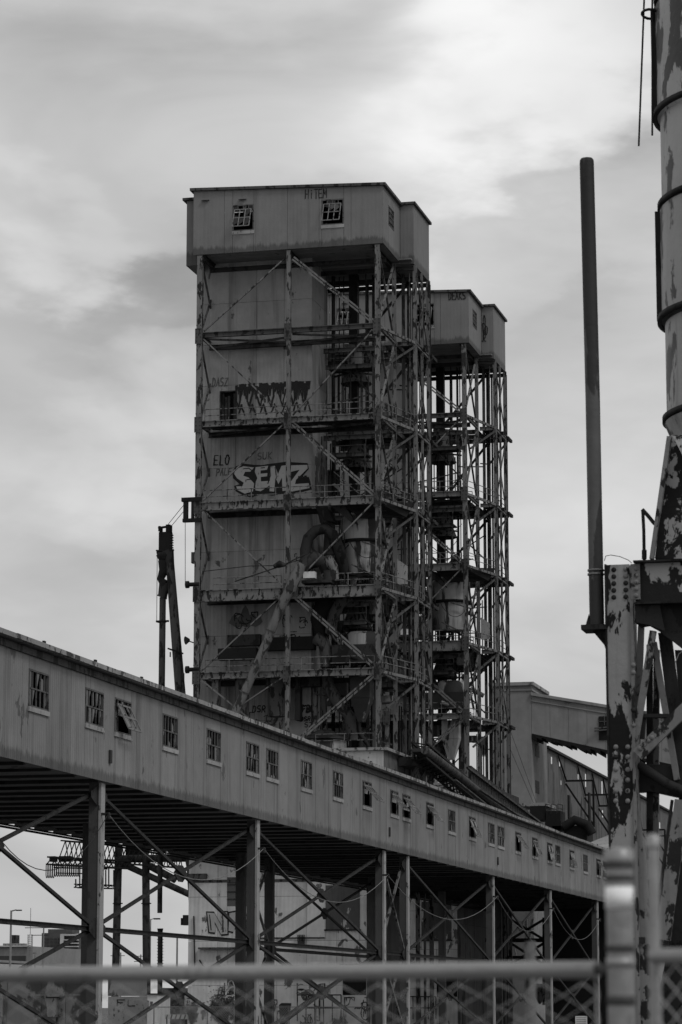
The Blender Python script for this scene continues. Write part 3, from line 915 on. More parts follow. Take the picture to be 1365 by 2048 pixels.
# dust collectors and ducting at the machine levels
c = onY(727, 1100, 216.6)
zt_, zm_, zb_ = onY(727, 1040, 216.6).z, onY(727, 1083, 216.6).z, onY(727, 1150, 216.6).z
ck = MB().lathe((c.x, 216.6, 0), [(1.0, zt_ + .7), (1.72, zt_ + .1), (1.78, zt_), (1.78, zm_)], 28).build('dust_collector', 'rusty', tw)
MB().lathe((c.x, 216.6, 0), [(1.84, zm_), (1.84, zm_ - .22), (1.6, zm_ - .24)], 28).build('collar', 'black', ck)
MB().lathe((c.x, 216.6, 0), [(1.62, zm_ - .2), (1.5, zb_)], 28).build('drum', 'rusty', ck)
MB().lathe((c.x - 1.2, 218.2, 0), [(.9, zt_ - .6), (.9, zm_ - .3), (.2, zb_ - .6)], 18).build('dust_collector', 'rusty', tw)
hp = [F(612, 1128, 1.4), F(611, 1100, 1.4), F(617, 1076, 1.4), F(632, 1061, 1.4), F(650, 1058, 1.5), F(666, 1068, 1.6), F(676, 1090, 2), F(686, 1125, 2.6), F(690, 1145, 3)]
MB().path(hp, .43, 14).build('elbow_duct', 'dark', tw)
MB().path([F(646, 1010, 2), F(652, 1040, 2), F(660, 1062, 2.4), F(662, 1110, 2.6)], [.55, .5, .45, .6], 12).build('feed_duct', 'dark', tw)
MB().prism([F(622, 1000, 1.5), F(650, 1000, 1.5), F(668, 1044, 1.5), F(648, 1040, 1.5)], (0, 1.4, 0)).build('chute', 'black', tw)
MB().prism([F(680, 1003, .6), F(752, 1002, .6), F(828, 1006, 6), F(812, 1034, 5), F(720, 1036, 2), F(700, 1020, 1)], (0, .3, 0)).build('hood_plate', 'black', tw)
MB().prism([F(660, 1010, 1.2), F(690, 1012, 1.2), F(712, 1046, 1.4), F(700, 1042, 1.4)], (0, 1.0, 0)).build('chute', 'dark', tw)
MB().path([F(600, 1150, .2), F(612, 1128, .8), F(630, 1118, 1), F(648, 1126, 1), F(655, 1150, 1.2)], [.4, .62, .7, .55, .4], 12).build('blower_housing', 'dark', tw)
MB().path([F(655, 1120, 1), F(668, 1135, .8), F(672, 1160, .8)], [.5, .36, .3], 10).build('blower_housing', 'steel', tw)
MB().lathe(F(660, 1150, .4), [(.5, F(660, 1160).z), (.5, F(660, 1140).z)], 14).build('motor', 'dark', tw)
a, b = F(611, 1146), F(634, 1158)
MB().box(a.x, b.x, 211.3, 211.9, b.z, a.z).build('control_box', 'white', tw)
MB().box(a.x - .2, b.x + 1.2, 211.6, 212.8, b.z - .35, b.z - .12).build('control_shelf', 'dark', tw)
# bent light mast that has toppled across the walkway
MB().path([F(470, 1163, -.2), F(545, 1138, -.3), F(565, 1131, -.3), F(612, 1108, 0)], .05, 6).build('bent_pipe', 'dark', tw)
MB().path([F(548, 1133, -.3), F(560, 1128, -.3), F(572, 1130, -.3)], [.16, .3, .12], 8).build('floodlight_head', 'dark', tw)
MB().path([F(405, 1143, .2), F(500, 1132, .2), F(560, 1131, .2), F(600, 1120, .2)], .035, 5).build('loose_wire', 'dark', tw)
# the great slanting spout in front of the frame
sp = MB().path([F(604, 1128, -.7), F(594, 1148, -.8), F(580, 1182, -.9)], [.36, .48, .46], 16).build('spout_head', 'spout', tw)
MB().path([F(581, 1180, -.9), F(566, 1205, -.9), F(520, 1318, -.9), F(470, 1428, -.9)], [.42, .36, .34, .33], 16).build('slanting_spout', 'spout', tw)
for q in (.25, .55, .8):
    p0, p1 = F(566, 1205, -.9), F(470, 1428, -.9); c0 = p0.lerp(p1, q); c1 = p0.lerp(p1, q + .012)
    MB().tube(c0, c1, .40, n=16).build('spout_flange', 'steel_d', tw)
# machinery below
MB().path([F(700, 1190, 2.4), F(682, 1203, 2.4), F(668, 1230, 2.6), F(662, 1268, 2.8)], .48, 12).build('duct', 'steel_d', tw)
MB().path([F(632, 1276, 2), F(648, 1286, 2), F(655, 1310, 2), F(654, 1335, 2)], .5, 14).build('duct', 'steel_d', tw)
MB().path([F(652, 1340, 2), F(658, 1372, 2), F(676, 1405, 2), F(700, 1432, 2.4), F(705, 1480, 2.6)], .46, 14).build('duct', 'steel_d', tw)
MB().path([F(660, 1200, 3.4), F(640, 1240, 3.4), F(646, 1290, 3.4)], [1.1, .8, .5], 12).build('dark_hopper', 'black', tw)
a, b = F(702, 1350, 1.2), F(741, 1350, 1.2)
h0, h1, h2 = F(700, 1350).z, F(700, 1392).z, F(700, 1440).z
mb = MB().box(a.x, b.x, 213.0, 214.4, h1, h0)
xm = (a.x + b.x) / 2
mb.hexa([(xm - .3, 213.5, h2), (xm + .2, 213.5, h2), (xm + .2, 214.0, h2), (xm - .3, 214.0, h2), (a.x, 213.0, h1 - .02), (b.x, 213.0, h1 - .02), (b.x, 214.4, h1 - .02), (a.x, 214.4, h1 - .02)])
mb.build('hopper', 'rusty', tw)
c = F(650, 1490, 2.2)
zt2, zb2 = F(700, 1468, 2.2).z, F(700, 1500, 2.2).z
lt = MB().lathe((c.x, 214.2, 0), [(.5, zt2 + .35), (1.9, zt2 - .35), (2.0, zt2 - .45)], 26).build('tank_lid', 'dark', tw)
MB().lathe((c.x, 214.2, 0), [(1.7, zt2 - .5), (1.7, zb2 - .5)], 26).build('tank', 'rusty', tw)
c = F(722, 1285, 4)
MB().lathe((c.x, 216.5, 0), [(1.2, F(700, 1265, 4).z), (1.5, F(700, 1272, 4).z), (1.5, F(700, 1300, 4).z)], 22).build('drum', 'rusty', tw)
c = F(555, 1400, 1.6)
MB().lathe((c.x, 213.4, 0), [(.85, F(700, 1352, 1.4).z), (.85, F(700, 1372, 1.4).z), (.7, F(700, 1374, 1.4).z), (.7, F(700, 1430, 1.4).z)], 16).build('drum', 'steel_d', tw)
c = F(484, 1390, 1.0)
MB().lathe((c.x, 213.0, 0), [(.55, F(700, 1352, 1).z), (.55, F(700, 1425, 1).z)], 14).build('drum', 'steel_d', tw)
for x0, x1, y0, y1, dy, mt in ((436, 512, 1297, 1318, 1, 'black'), (530, 628, 1275, 1298, 2.4, 'black'), (455, 520, 1270, 1290, 2.4, 'dark'), (664, 752, 1290, 1325, 1.4, 'deckdark'),
                               (560, 640, 1352, 1372, 2, 'dark'), (424, 436, 1352, 1440, .6, 'steel'), (590, 600, 1352, 1440, 1.8, 'dark'), (626, 640, 1350, 1480, 2.7, 'steel'), (745, 757, 1360, 1500, 3, 'steel_d')):
    a, b = F(x0, y0, dy), F(x1, y1, dy)
    MB().box(a.x, b.x, TY + dy, TY + dy + .8, b.z, a.z).build('equipment_cabinet', mt, tw)
for i in range(120):   # clutter of hangers, conduits and struts inside the right bay
    lvl = random.choice([2, 3, 3, 4, 4, 5, 1])
    x = random.uniform(-54.2, XR - .4); y = random.uniform(214, 224); zb = LV[lvl] + .1
    if random.random() < .6:
        MB().beam((x, y, zb), (x, y, zb + random.uniform(2.5, 6)), .09, .09).build('hanger', random.choice(['dark', 'steel_d', 'black']), tw)
    else:
        x2 = min(XR - .2, x + random.uniform(1.5, 4)); MB().beam((x, y, zb + random.uniform(.5, 5)), (x2, y + 1, zb + random.uniform(.5, 5)), .09, .10).build('strut', random.choice(['dark', 'steel_d', 'steel_d']), tw)
for i in range(26):
    lvl = random.choice([2, 3, 3, 4, 4, 5]); x = random.uniform(-54, XR - 1.5); y = random.uniform(213.2, 222); zz = LV[lvl] + random.uniform(.3, 4.5)
    p = Vector((x, y, zz)); pts = [p]
    for q in range(3):
        p = p + Vector((random.uniform(-.4, .9), random.uniform(-.2, .6), random.uniform(-1.5, .6))); pts.append(p.copy())
    MB().path(pts, random.uniform(.08, .26), 8).build('loose_pipe', random.choice(['dark', 'rusty', 'steel', 'black']), tw)
for i in range(12):
    lvl = random.choice([2, 3, 4, 5]); a = Vector((random.uniform(-54, -50), random.uniform(212.6, 220), LV[lvl] + random.uniform(2, 5)))
    MB().path(catenary(a, a + Vector((random.uniform(1, 3), 1, random.uniform(-1.5, 1))), random.uniform(.3, 1.2), 8), .025, 4).build('loose_wire', 'dark', tw)
for i in range(16):
    lvl = random.choice([2, 3, 4]); x = random.uniform(-53.6, XR - 1); y = random.uniform(216, 223); zz = LV[lvl] - 1.4
    MB().box(x, x + random.uniform(.5, 1.5), y, y + 1, zz, zz + random.uniform(.4, 1.3)).build('bin', random.choice(['dark', 'rusty', 'steel_d']), tw)
# stair in the right bay, second level from the top
mb = MB(); a, b = F(668, 968, 3.0), F(716, 1010, 3.0)
for dy in (0, .8):
    mb.beam(a + Vector((0, dy, 0)), b + Vector((0, dy, 0)), .06, .22); mb.beam(a + Vector((0, dy, 1)), b + Vector((0, dy, 1)), .05, .05)
for k in range(9):
    p = a.lerp(b, k / 8); mb.box(p.x - .12, p.x + .12, p.y, p.y + .8, p.z - .02, p.z + .02)
mb.build('stair', 'steel', tw)
# a vertical corner sheet hanging at the side (corrugated scrap)
MB().prism([F(795, 1118, 5), F(815, 1132, 5), F(815, 1168, 5), F(795, 1168, 5)], (0, .1, 0)).build('loose_sheet', 'sill', tw)
# outside left fittings
a = F(366, 997); b = F(405, 1003)
MB().box(a.x, b.x, 211.6, 212.0, b.z, a.z).box(a.x + .1, b.x, 211.62, 211.98, F(700, 1032).z, F(700, 1025).z).box(a.x + .15, a.x + .5, 211.65, 211.95, F(700, 1025).z + .01, b.z - .01).box(a.x + .8, a.x + 1.0, 211.65, 211.95, F(700, 1025).z + .01, b.z - .01).build('sheave_bracket', 'black', tw)
for py in (1170, 1340):
    p = F(376, py); MB().tube((p.x, 211.8, p.z), (p.x + 1.0, 211.8, p.z), .17, n=10).tube((p.x - .1, 211.8, p.z), (p.x + .15, 211.8, p.z), .29, n=12).build('side_roller', 'black', tw)
p = F(380, 1283)
MB().tube((p.x, 211.9, p.z + .1), (p.x - .25, 211.7, p.z + .05), .12, .34, 12).tube((p.x, 211.9, p.z), (p.x + .9, 211.9, p.z - .3), .05, n=6).build('floodlight', 'black', tw)
MB().box(F(383, 1092).x, F(391, 1092).x, 212, 212.5, F(700, 1114).z, F(700, 1092).z).build('junction_box', 'steel_d', tw)

# podium and base house
pX0, pX1 = F(560, 1500).x, F(772, 1500).x
PFf = Face('Y', 211.3, -1)
clad(PFf, -64.2, pX1, 13.5, 21.0, 2.4, 7.5, 'base', tw)
clad(Face('X', pX1, 1), 211.3, 226.0, 13.5, 21.0, 2.4, 7.5, 'shed', tw)
MB().box(-64.4, pX1 + .35, 210.95, 226.3, 21.0, 21.22).build('podium_roof', 'edge', tw)
MB().box(-64.1, pX1 - .1, 211.5, 225.9, 13.5, 20.9).build('podium_core', 'void', tw)
MB().box(pX1 + .1, XO + .5, 216, 226, 20.2, 20.9).build('side_landing', 'dark', tw)
for yy in (217, 220, 223): MB().beam((pX1 + .05, yy, 17.5), (XO + .3, yy, 20.3), .14, .14).build('landing_bracket', 'steel_d', tw)
bX0, bX1 = onY(377, 1850, 212.4).x, onY(734, 1850, 212.4).x
BF = Face('Y', 212.4, -1)


def prect(face, x0, y0, x1, y1):
    a = face.px(x0, y0); b = face.px(x1, y1); return (a[0], b[0], b[1], a[1])


bh = [prect(BF, 455, 1755, 500, 1812), prect(BF, 652, 1771, 720, 1858), prect(BF, 455, 1935, 500, 1990), prect(BF, 686, 1933, 733, 1990)]
clad(BF, bX0, bX1, 0, 13.45, 2.4, 3.4, 'base', tw, bh)
clad(Face('X', bX1, 1), 212.4, 226, 0, 13.45, 3.0, 4.5, 'shed', tw)  # darker cladding than the front paints in the shade under the gallery
MB().box(bX0 + .1, bX1 - .1, 213.2, 225.9, 0, 13.4).build('base_core', 'void', tw)
mb = MB(); BF.box(mb, bh[0][0], bh[0][1], bh[0][2], bh[0][3], -.02, -.08)
w_ = mb.build('boarded_window', 'paint_gry', tw)
mb = MB()
for k in range(1, 4): 
    v = bh[0][2] + (bh[0][3] - bh[0][2]) * k / 4; BF.box(mb, bh[0][0], bh[0][1], v - .03, v + .03, .0, .03)
mb.build('glazing_bars', 'dark', w_)
mb = MB(); BF.box(mb, bh[1][0], bh[1][1], bh[1][2], bh[1][3], .05, -.02); pb = mb.build('peeling_board', 'board', tw)
mb = MB(); BF.box(mb, bh[1][0] - .1, bh[1][1] + .1, bh[1][2] - .12, bh[1][2] - .01, .16, -.02); mb.build('sill', 'dark', pb)
mb = MB(); BF.box(mb, bh[2][0], bh[2][1], bh[2][2], bh[2][3], -.02, -.08); w2_ = mb.build('boarded_window', 'dark', tw)
mb = MB(); scribble(BF, bh[2][0], bh[2][1], bh[2][2], bh[2][3], 7, .08, mb, .0, 4); mb.build('graffiti', 'paint_wht', w2_)
mb = MB(); BF.box(mb, bh[3][0], bh[3][1], bh[3][2], bh[3][3], -.3, -.35); d2 = mb.build('dark_doorway', 'black', tw)
mb = MB(); BF.box(mb, bh[3][0] - .2, bh[3][1] + .2, bh[3][3], bh[3][3] + .2, .25, -.02); mb.build('lintel', 'dark', d2)
p = BF.px(604, 1884)
mb = MB(); BF.box(mb, p[0] - .25, p[0] + .25, p[1] - .25, p[1] + .05, .05, .35)
for k in range(5): BF.box(mb, p[0] - .27 + k * .12, p[0] - .23 + k * .12, p[1] + .05, p[1] + .55, .1, .3)
mb.build('wall_lamp', 'dark', tw)
for x0, y0, x1, y1, dp in ((366, 1748, 415, 1758, .35), (400, 1895, 490, 1898, .5), (550, 1931, 600, 1934, .2), (500, 1875, 650, 1877, .06), (384, 1760, 735, 1762, .04)):
    r_ = prect(BF, x0, y0, x1, y1); mb = MB(); BF.box(mb, r_[0], r_[1], min(r_[2], r_[3] - .06), r_[3], .02, dp); mb.build('ledge', 'steel_d', tw)
for a, b in (((389, 1832), (391, 1950)), ((400, 1920), (410, 1935)), ((640, 1990), (640, 2040))):
    mb = MB(); pa, pb_ = BF.px(*a), BF.px(*b); mb.tube(BF.P(pa[0], pa[1], .12), BF.P(pb_[0], pb_[1], .12), .06, n=6); mb.build('conduit', 'dark', tw)
r_ = prect(BF, 603, 1990, 690, 2042); mb = MB()
for k in range(6): 
    u = r_[0] + (r_[1] - r_[0]) * k / 5; mb.tube(BF.P(u, r_[2], 1.2), BF.P(u, r_[3], 1.2), .05, n=5)
mb.tube(BF.P(r_[0], r_[3], 1.2), BF.P(r_[1], r_[3], 1.2), .05, n=5).tube(BF.P(r_[0], (r_[3] + r_[2]) / 2, 1.2), BF.P(r_[1], (r_[3] + r_[2]) / 2, 1.2), .05, n=5)
mb.build('loading_dock_rail', 'dark', tw)

# graffiti: only the nearer tower carries these
def graf(name, mb, mat, label):
    o = mb.build(name, mat, tw, label=label); o['tower_one_only'] = 1; return o


def prc(face, x0, y0, x1, y1):
    a, b = face.px(x0, y0), face.px(x1, y1); return a[0], b[0], b[1], a[1]


u0, u1, v0, v1 = prc(hf, 610, 380, 655, 395)
mb = MB(); word(hf, 'HiTEM', u0, u1, v0, v1, .065, mb); graf('graffiti', mb, 'paint_blk', 'small tag reading HiTEM')
def pieces(face, polys, ox, oy, sc, n, mb, grow=0.0):
    for i, pl in enumerate(polys):
        cx = sum(p[0] for p in pl) / len(pl); cy = sum(p[1] for p in pl) / len(pl); out = []
        for x, y in pl:
            d = math.hypot(x - cx, y - cy) or 1; k = 1 + grow / d
            out.append(face.P(*face.px(ox + (cx + (x - cx) * k) / sc, oy + (cy + (y - cy) * k) / sc), n + i * .0012))
        mb.add(out, [tuple(range(len(out)))])
    return mb
SEMZ = [[(500, 1130), (560, 1108), (640, 1118), (612, 1150), (572, 1150), (558, 1180), (600, 1195), (642, 1240), (632, 1300), (570, 1318), (515, 1290), (503, 1262), (550, 1262), (562, 1235), (510, 1200), (488, 1165)],
        [(652, 1115), (748, 1105), (738, 1135), (690, 1140), (688, 1165), (742, 1160), (740, 1185), (690, 1190), (692, 1225), (762, 1220), (766, 1250), (690, 1300), (650, 1292), (648, 1240), (664, 1200), (645, 1150)],
        [(762, 1110), (797, 1105), (822, 1168), (848, 1105), (888, 1100), (885, 1295), (856, 1298), (852, 1195), (825, 1245), (801, 1195), (792, 1302), (757, 1300)],
        [(918, 1102), (1045, 1098), (1047, 1125), (957, 1213), (950, 1245), (1055, 1238), (1062, 1275), (925, 1302), (895, 1292), (900, 1250), (985, 1135), (914, 1152)]]
BACK = [[(475, 1150), (500, 1110), (560, 1088), (640, 1098), (700, 1100), (760, 1090), (880, 1075), (1045, 1085), (1055, 1130), (1000, 1195), (1055, 1190), (1066, 1225), (1078, 1285), (1000, 1306), (930, 1316), (880, 1308), (780, 1332), (700, 1318), (620, 1345), (560, 1332), (500, 1298), (488, 1258), (530, 1245), (480, 1200)]]
mb = pieces(SF, BACK, 340, 640, 3.79, .030, MB()); graf('graffiti', mb, 'paint_blk', 'black outline of the large SEMZ piece')
mb = pieces(SF, SEMZ, 340, 640, 3.79, .040, MB(), -1.0); graf('graffiti_fill', mb, 'paint_wht', 'pale fill of the SEMZ letters')
mb = MB()
for ln in ([(560, 1130), (600, 1125), (640, 1150), (655, 1200)], [(575, 1215), (620, 1205), (650, 1250)], [(760, 1120), (765, 1180), (745, 1240)], [(690, 1125), (720, 1120)], [(800, 1120), (810, 1200)], [(985, 1220), (1000, 1235), (1030, 1225)]):
    strokes(SF, mb, [[SF.px(340 + x / 3.79, 640 + y / 3.79) for x, y in ln]], .07, .05)
graf('graffiti', mb, 'paint_blk', 'thin inner lines of the SEMZ piece')
mb = MB(); word(SF, '100', *prc(SF, 596, 953, 615, 961), .09, mb, .066); graf('graffiti', mb, 'paint_blk', 'small black 100')
u0, u1, v0, v1 = prc(SF, 471, 768, 617, 826)
mb = MB(); H_ = v1 - v0; rg = random.Random(3)
k = u0
while k < u1:
    w_ = rg.uniform(.10, .26); d_ = rg.uniform(.16, .5) * H_
    if rg.random() < .3: d_ = rg.uniform(.5, .62) * H_
    ZC[0] = (ZC[0] + .0007) % .012; nn = .03 + ZC[0]
    top = v1 - abs(rg.gauss(0, .05)) * H_
    mb.add([SF.P(k, top, nn), SF.P(k + w_ * 1.1, top, nn), SF.P(k + w_ * .75, top - d_, nn), SF.P(k + w_ * .3, top - d_, nn)], [(0, 1, 2, 3)])
    k += w_ * .8
for q in range(7):
    a = u0 + .3 + (u1 - u0 - .6) * q / 6; strokes(SF, mb, [[(a - .35, v1 - .3 * H_), (a, v1 - .75 * H_), (a + .25, v1 - .25 * H_)], [(a, v0 + .2), (a + .25, v0 + .9), (a + .5, v0 + .1)]], .13, .03)
graf('graffiti', mb, 'paint_blk', 'dripping black piece beside the doorway')
for txt, box_, wd, mt in (('DASZ', (424, 757, 456, 772), .07, 'paint_gry'), ('ELO', (427, 912, 460, 930), .09, 'paint_blk'), ('PALE', (432, 938, 464, 950), .08, 'paint_gry'), ('SUK', (514, 906, 545, 918), .07, 'paint_gry'),
                          ('FBC', (603, 1411, 630, 1424), .13, 'paint_blk'), ('DSR', (504, 1412, 532, 1424), .07, 'paint_blk'), ('DSR', (600, 1434, 622, 1442), .07, 'paint_blk'), ('SZ', (608, 1445, 626, 1454), .06, 'paint_blk')):
    mb = MB(); u0, u1, v0, v1 = prc(SF, *box_); word(SF, txt, u0, u1, v0, v1, wd, mb, .03, .06); graf('graffiti', mb, mt, 'small spray painted tag')
mb = MB()
OUT = [(458, 1246), (464, 1234), (470, 1228), (476, 1236), (482, 1230), (486, 1218), (492, 1211), (497, 1219), (500, 1230), (508, 1227), (514, 1235), (521, 1232), (526, 1243), (520, 1250), (512, 1254), (500, 1251), (495, 1256), (486, 1252), (474, 1256), (466, 1251)]
mb.add([SF.P(*SF.px(a, b), .03) for a, b in OUT], [tuple(range(len(OUT)))])
graf('graffiti', mb, 'paint_gry', 'dark winged figure shape sprayed low on the shaft')
mb = MB(); scribble(SF, *prc(SF, 470, 1226, 516, 1256), 9, .07, mb, .05, 11); scribble(SF, *prc(SF, 566, 1226, 592, 1254), 4, .06, mb, .03, 12); scribble(SF, *prc(SF, 600, 1235, 628, 1256), 6, .06, mb, .03, 13)
scribble(SF, *prc(SF, 500, 1425, 560, 1460), 8, .05, mb, .03, 14); scribble(SF, *prc(SF, 540, 1265, 600, 1275), 5, .06, mb, .03, 15); scribble(SF, *prc(SF, 590, 1100, 615, 1120), 3, .05, mb, .03, 19)
graf('graffiti', mb, 'paint_blk', 'thin looping spray lines')
mb = MB(); scribble(SR, 216.2, 219, 42.2, 45.4, 16, .28, mb, .03, 16); graf('graffiti', mb, 'paint_gry', 'dark patchy piece round the shaft corner')
NR = [[(150, 505), (190, 508), (230, 582), (226, 505), (260, 503), (262, 622), (226, 625), (190, 553), (196, 615), (162, 612)],
      [(272, 508), (330, 498), (372, 530), (352, 568), (384, 600), (332, 612), (302, 585), (296, 612), (266, 605)]]
mb = pieces(BF, NR, 360, 1640, 2.73, .030, MB(), 9); graf('graffiti', mb, 'paint_blk', 'black outline of big leaning letters')
mb = pieces(BF, NR, 360, 1640, 2.73, .040, MB(), -1); graf('graffiti_fill', mb, 'paint_wht', 'pale fill of the leaning letters')
mb = MB(); strokes(BF, mb, [[BF.px(360 + x / 2.73, 1640 + y / 2.73) for x, y in arc(325, 538, 14, 14, 0, 360, 8)]], .16, .055); strokes(BF, mb, [[BF.px(360 + x / 2.73, 1640 + y / 2.73) for x, y in ((165, 520), (172, 600))], [BF.px(360 + x / 2.73, 1640 + y / 2.73) for x, y in ((235, 520), (238, 610))]], .08, .055)
graf('graffiti', mb, 'paint_blk', 'inner lines of the leaning letters')
mb = MB()
for bx, s_, n_ in (((595, 1968, 650, 2000), 21, 9), ((690, 1995, 735, 2040), 22, 9), ((602, 2003, 640, 2046), 23, 8), ((545, 2000, 560, 2040), 25, 4), ((420, 1960, 450, 1990), 26, 4)):
    scribble(BF, *prc(BF, *bx), n_, .07, mb, .03, s_)
graf('graffiti', mb, 'paint_blk', 'curling tags along the foot of the wall')
mb = MB(); scribble(BF, *prc(BF, 605, 1970, 645, 1998), 10, .1, mb, .045, 31); graf('graffiti', mb, 'paint_gry', 'grey swirls near the dock rail')

# ---- the second tower is the same design further off
tw2 = copy_tree(tw, (0, 35.0, 0), 'farther grain tower, showing smaller to the right of the first, same open frame')
def graf2(mb, mat, label):
    mb.build('graffiti', mat, tw2, label=label)
hf2 = Face('Y', 211.75 + 35.0, -1)
mb = MB(); word(hf2, 'DEAKS', *prc(hf2, 897, 585, 932, 598), .08, mb, .03); graf2(mb, 'paint_blk', 'small tag reading DEAKS')
r2 = Face('Y', 217.9 + 35.0, -1)
mb = MB(); scribble(r2, *prc(r2, 957, 632, 976, 682), 9, .07, mb, .03, 41); graf2(mb, 'paint_blk', 'looping tag down the side wing')
sf2 = Face('Y', 215 + 35.0, -1)
mb = MB()
for bx, s_, n_ in (((685, 930, 720, 960), 42, 7), ((735, 940, 765, 960), 43, 6), ((775, 910, 805, 940), 44, 6), ((690, 1290, 730, 1330), 45, 6)):
    scribble(sf2, *prc(sf2, *bx), n_, .06, mb, .03, s_)
graf2(mb, 'paint_blk', 'thin looping tags on the shaft')

# ------------------------------------------------------------------ hanging ship-loading booms left of the tower
bY = 216.0
g = 'marine loading booms hanging left of the tower'
b1 = thing('loading_boom', 'dark telescopic loading spout hanging plumb from its motor head, left of the tower', 'boom', onY(322, 1830, bY), g)
def B(px, py, dy=0): return onY(px, py, bY + dy)
def brect(mb, x0, y0, x1, y1, dy=0, dp=.6):
    a, b = B(x0, y0, dy), B(x1, y1, dy); mb.box(a.x, b.x, bY + dy, bY + dy + dp, b.z, a.z); return mb
brect(MB(), 318, 1064, 341, 1104).build('motor_housing', 'black', b1)
mb = MB(); brect(mb, 317, 1052, 321, 1062, -.05, .7); brect(mb, 332, 1049, 340, 1063, -.05, .7); mb.beam(B(317, 1056), B(338, 1053), .16, .16); mb.build('head_frame', 'black', b1)
mb = MB()
for k in range(7): brect(mb, 341, 1068 + k * 5, 344, 1070 + k * 5, -.05, .5)
mb.build('cooling_fins', 'dark', b1)
mb = MB(); mb.beam(B(314, 1102), B(345, 1102), .5, .12); mb.beam(B(314, 1106), B(348, 1100), .2, .14); mb.lathe(B(328, 1112), [(.5, B(330, 1106).z), (.62, B(330, 1112).z), (.35, B(330, 1122).z)], 14); mb.build('swivel', 'black', b1)
MB().path([B(326, 1120), B(329, 1140), B(322, 1158), B(330, 1168)], [.38, .42, .3, .4], 9).build('torn_sleeve', 'black', b1)
MB().path([B(330, 1166), B(326, 1190), B(324, 1195)], [.45, .38, .45], 9).build('torn_sleeve', 'dark', b1)
MB().tube(B(326, 1195), B(323, 1450), .26, .26, 14).build('upper_tube', 'steel_d', b1)
MB().tube(B(324, 1242), B(324, 1245), .38, n=14).beam(B(313, 1243), B(338, 1242), .2, .14).build('collar', 'black', b1)
MB().tube(B(323, 1450), B(320, 1826), .20, n=12).build('lower_tube', 'dark', b1)
b2 = thing('loading_boom', 'pale grey leaning loading spout tube with a motor near its foot, beside the tower', 'boom', onY(387, 1885, bY), g)
MB().tube(B(340, 1120), B(362, 1395), .34, .42, 18).build('tube', 'steel_d', b2)
MB().tube(B(362, 1395), B(388, 1882), .34, .22, 14).build('lower_tube', 'dark', b2)
MB().path([B(336, 1102), B(341, 1130)], [.5, .34], 12).build('knuckle', 'dark', b2)
MB().beam(B(339, 1298), B(364, 1306), .9, .12).beam(B(341, 1304), B(341, 1314), .08, .08).beam(B(362, 1308), B(362, 1316), .08, .08).build('clamp_ring', 'black', b2)
mb = MB(); brect(mb, 362, 1836, 392, 1850, -.3, 1); brect(mb, 366, 1830, 388, 1836, -.2, .8); mb.build('motor', 'dark', b2)
b3 = thing('hanging_tube', 'short dark ribbed tube standing plumb under the gallery, below the hanging boom', 'tube', onY(320, 2020, bY))
mb = MB().tube(B(321, 1862), B(320, 2020), .2, n=12)
for k in range(14): mb.tube(B(321, 1866 + k * 6), B(321, 1867.5 + k * 6), .26, n=12)
mb.build('tube', 'dark', b3); MB().tube(B(321, 1857), B(321, 1864), .25, .2, 12).build('cap', 'black', b3)
for (a, b), lb in (((B(334, 1052), F(368, 1010, 3)), 'upper boom stay cable running up to the tower bracket'), ((B(340, 1056), F(370, 1020, 3)), 'lower boom stay cable running up to the tower bracket'),
                   ((F(371, 1030), F(371, 1165)), 'plumb wire down from the tower bracket to the upper side roller'), ((F(369, 1346), F(369, 1420)), 'short plumb wire below the lower side roller'),
                   ((B(315, 1104), B(314, 1242)), 'thin guide wire left of the plumb boom'), ((B(344, 1104), B(358, 1300)), 'thin guide wire right of the leaning boom')):
    tag(MB().tube(a, b, .025, n=5).build('stay_cable', 'black'), lb, 'cable')

# ------------------------------------------------------------------ far dock gantry seen under the gallery
gY = 300.0
gt = thing('dock_gantry', 'dark lattice ship loader gantry with looped hoses, seen under the gallery', 'gantry', onY(235, 2020, gY))
def G(px, py, dy=0): return onY(px, py, gY + dy)
MB().lattice(G(125, 1700), G(372, 1718), 1.6, 2.0, 26, t=.16).build('truss', 'black', gt)
MB().lattice(G(100, 1722), G(265, 1730), 1.8, .8, 16, t=.18).build('walkway_truss', 'black', gt)
MB().lattice(G(152, 1772), G(228, 1774), 1.2, .35, 7, t=.12).build('lower_walkway', 'black', gt)
mb = MB()
for px in (99, 118, 130): mb.box(G(px, 1711).x, G(px + 11, 1711).x, gY, gY + 1, G(200, 1722).z, G(200, 1711).z)
mb.build('cab', 'black', gt)
for px, y0 in ((152, 1758), (165, 1758), (212, 1740), (228, 1740), (160, 1730), (218, 1735)): MB().beam(G(px, y0), G(px, 1774), .12, .12).build('walkway_hanger', 'black', gt)
for k in range(16):
    px = 93 + k * 4.3; a, b = G(px, 1727), G(px + 3.4, 1727); dz = (G(200, 1727).z - G(200, 1756).z) * (.9 if k > 3 else 1)
    pts = [a, a - Vector((0, 0, dz * .8)), a.lerp(b, .25) - Vector((0, 0, dz * .97)), a.lerp(b, .5) - Vector((0, 0, dz)), a.lerp(b, .75) - Vector((0, 0, dz * .97)), b - Vector((0, 0, dz * .8)), b]
    MB().path(pts, .055, 5).build('looped_hose', 'black', gt)
mb = MB(); mb.beam(G(108, 1735), G(215, 1738), .15, .15); mb.beam(G(112, 1746), G(205, 1748), .12, .12); mb.build('hose_rail', 'black', gt)
MB().tube(G(238, 1690), G(230, 2018), .42, n=14).build('leg', 'dark', gt)
MB().tube(G(292, 1715), G(294, 2018), .42, n=14).build('leg', 'dark', gt)
for a, b, r_ in (((238, 1718), (376, 1716), .42), ((238, 1724), (382, 1790), .36), ((300, 1732), (352, 1760), .4)):
    MB().tube(G(*a), G(*b), r_, n=12).build('tubular_brace', 'dark', gt)
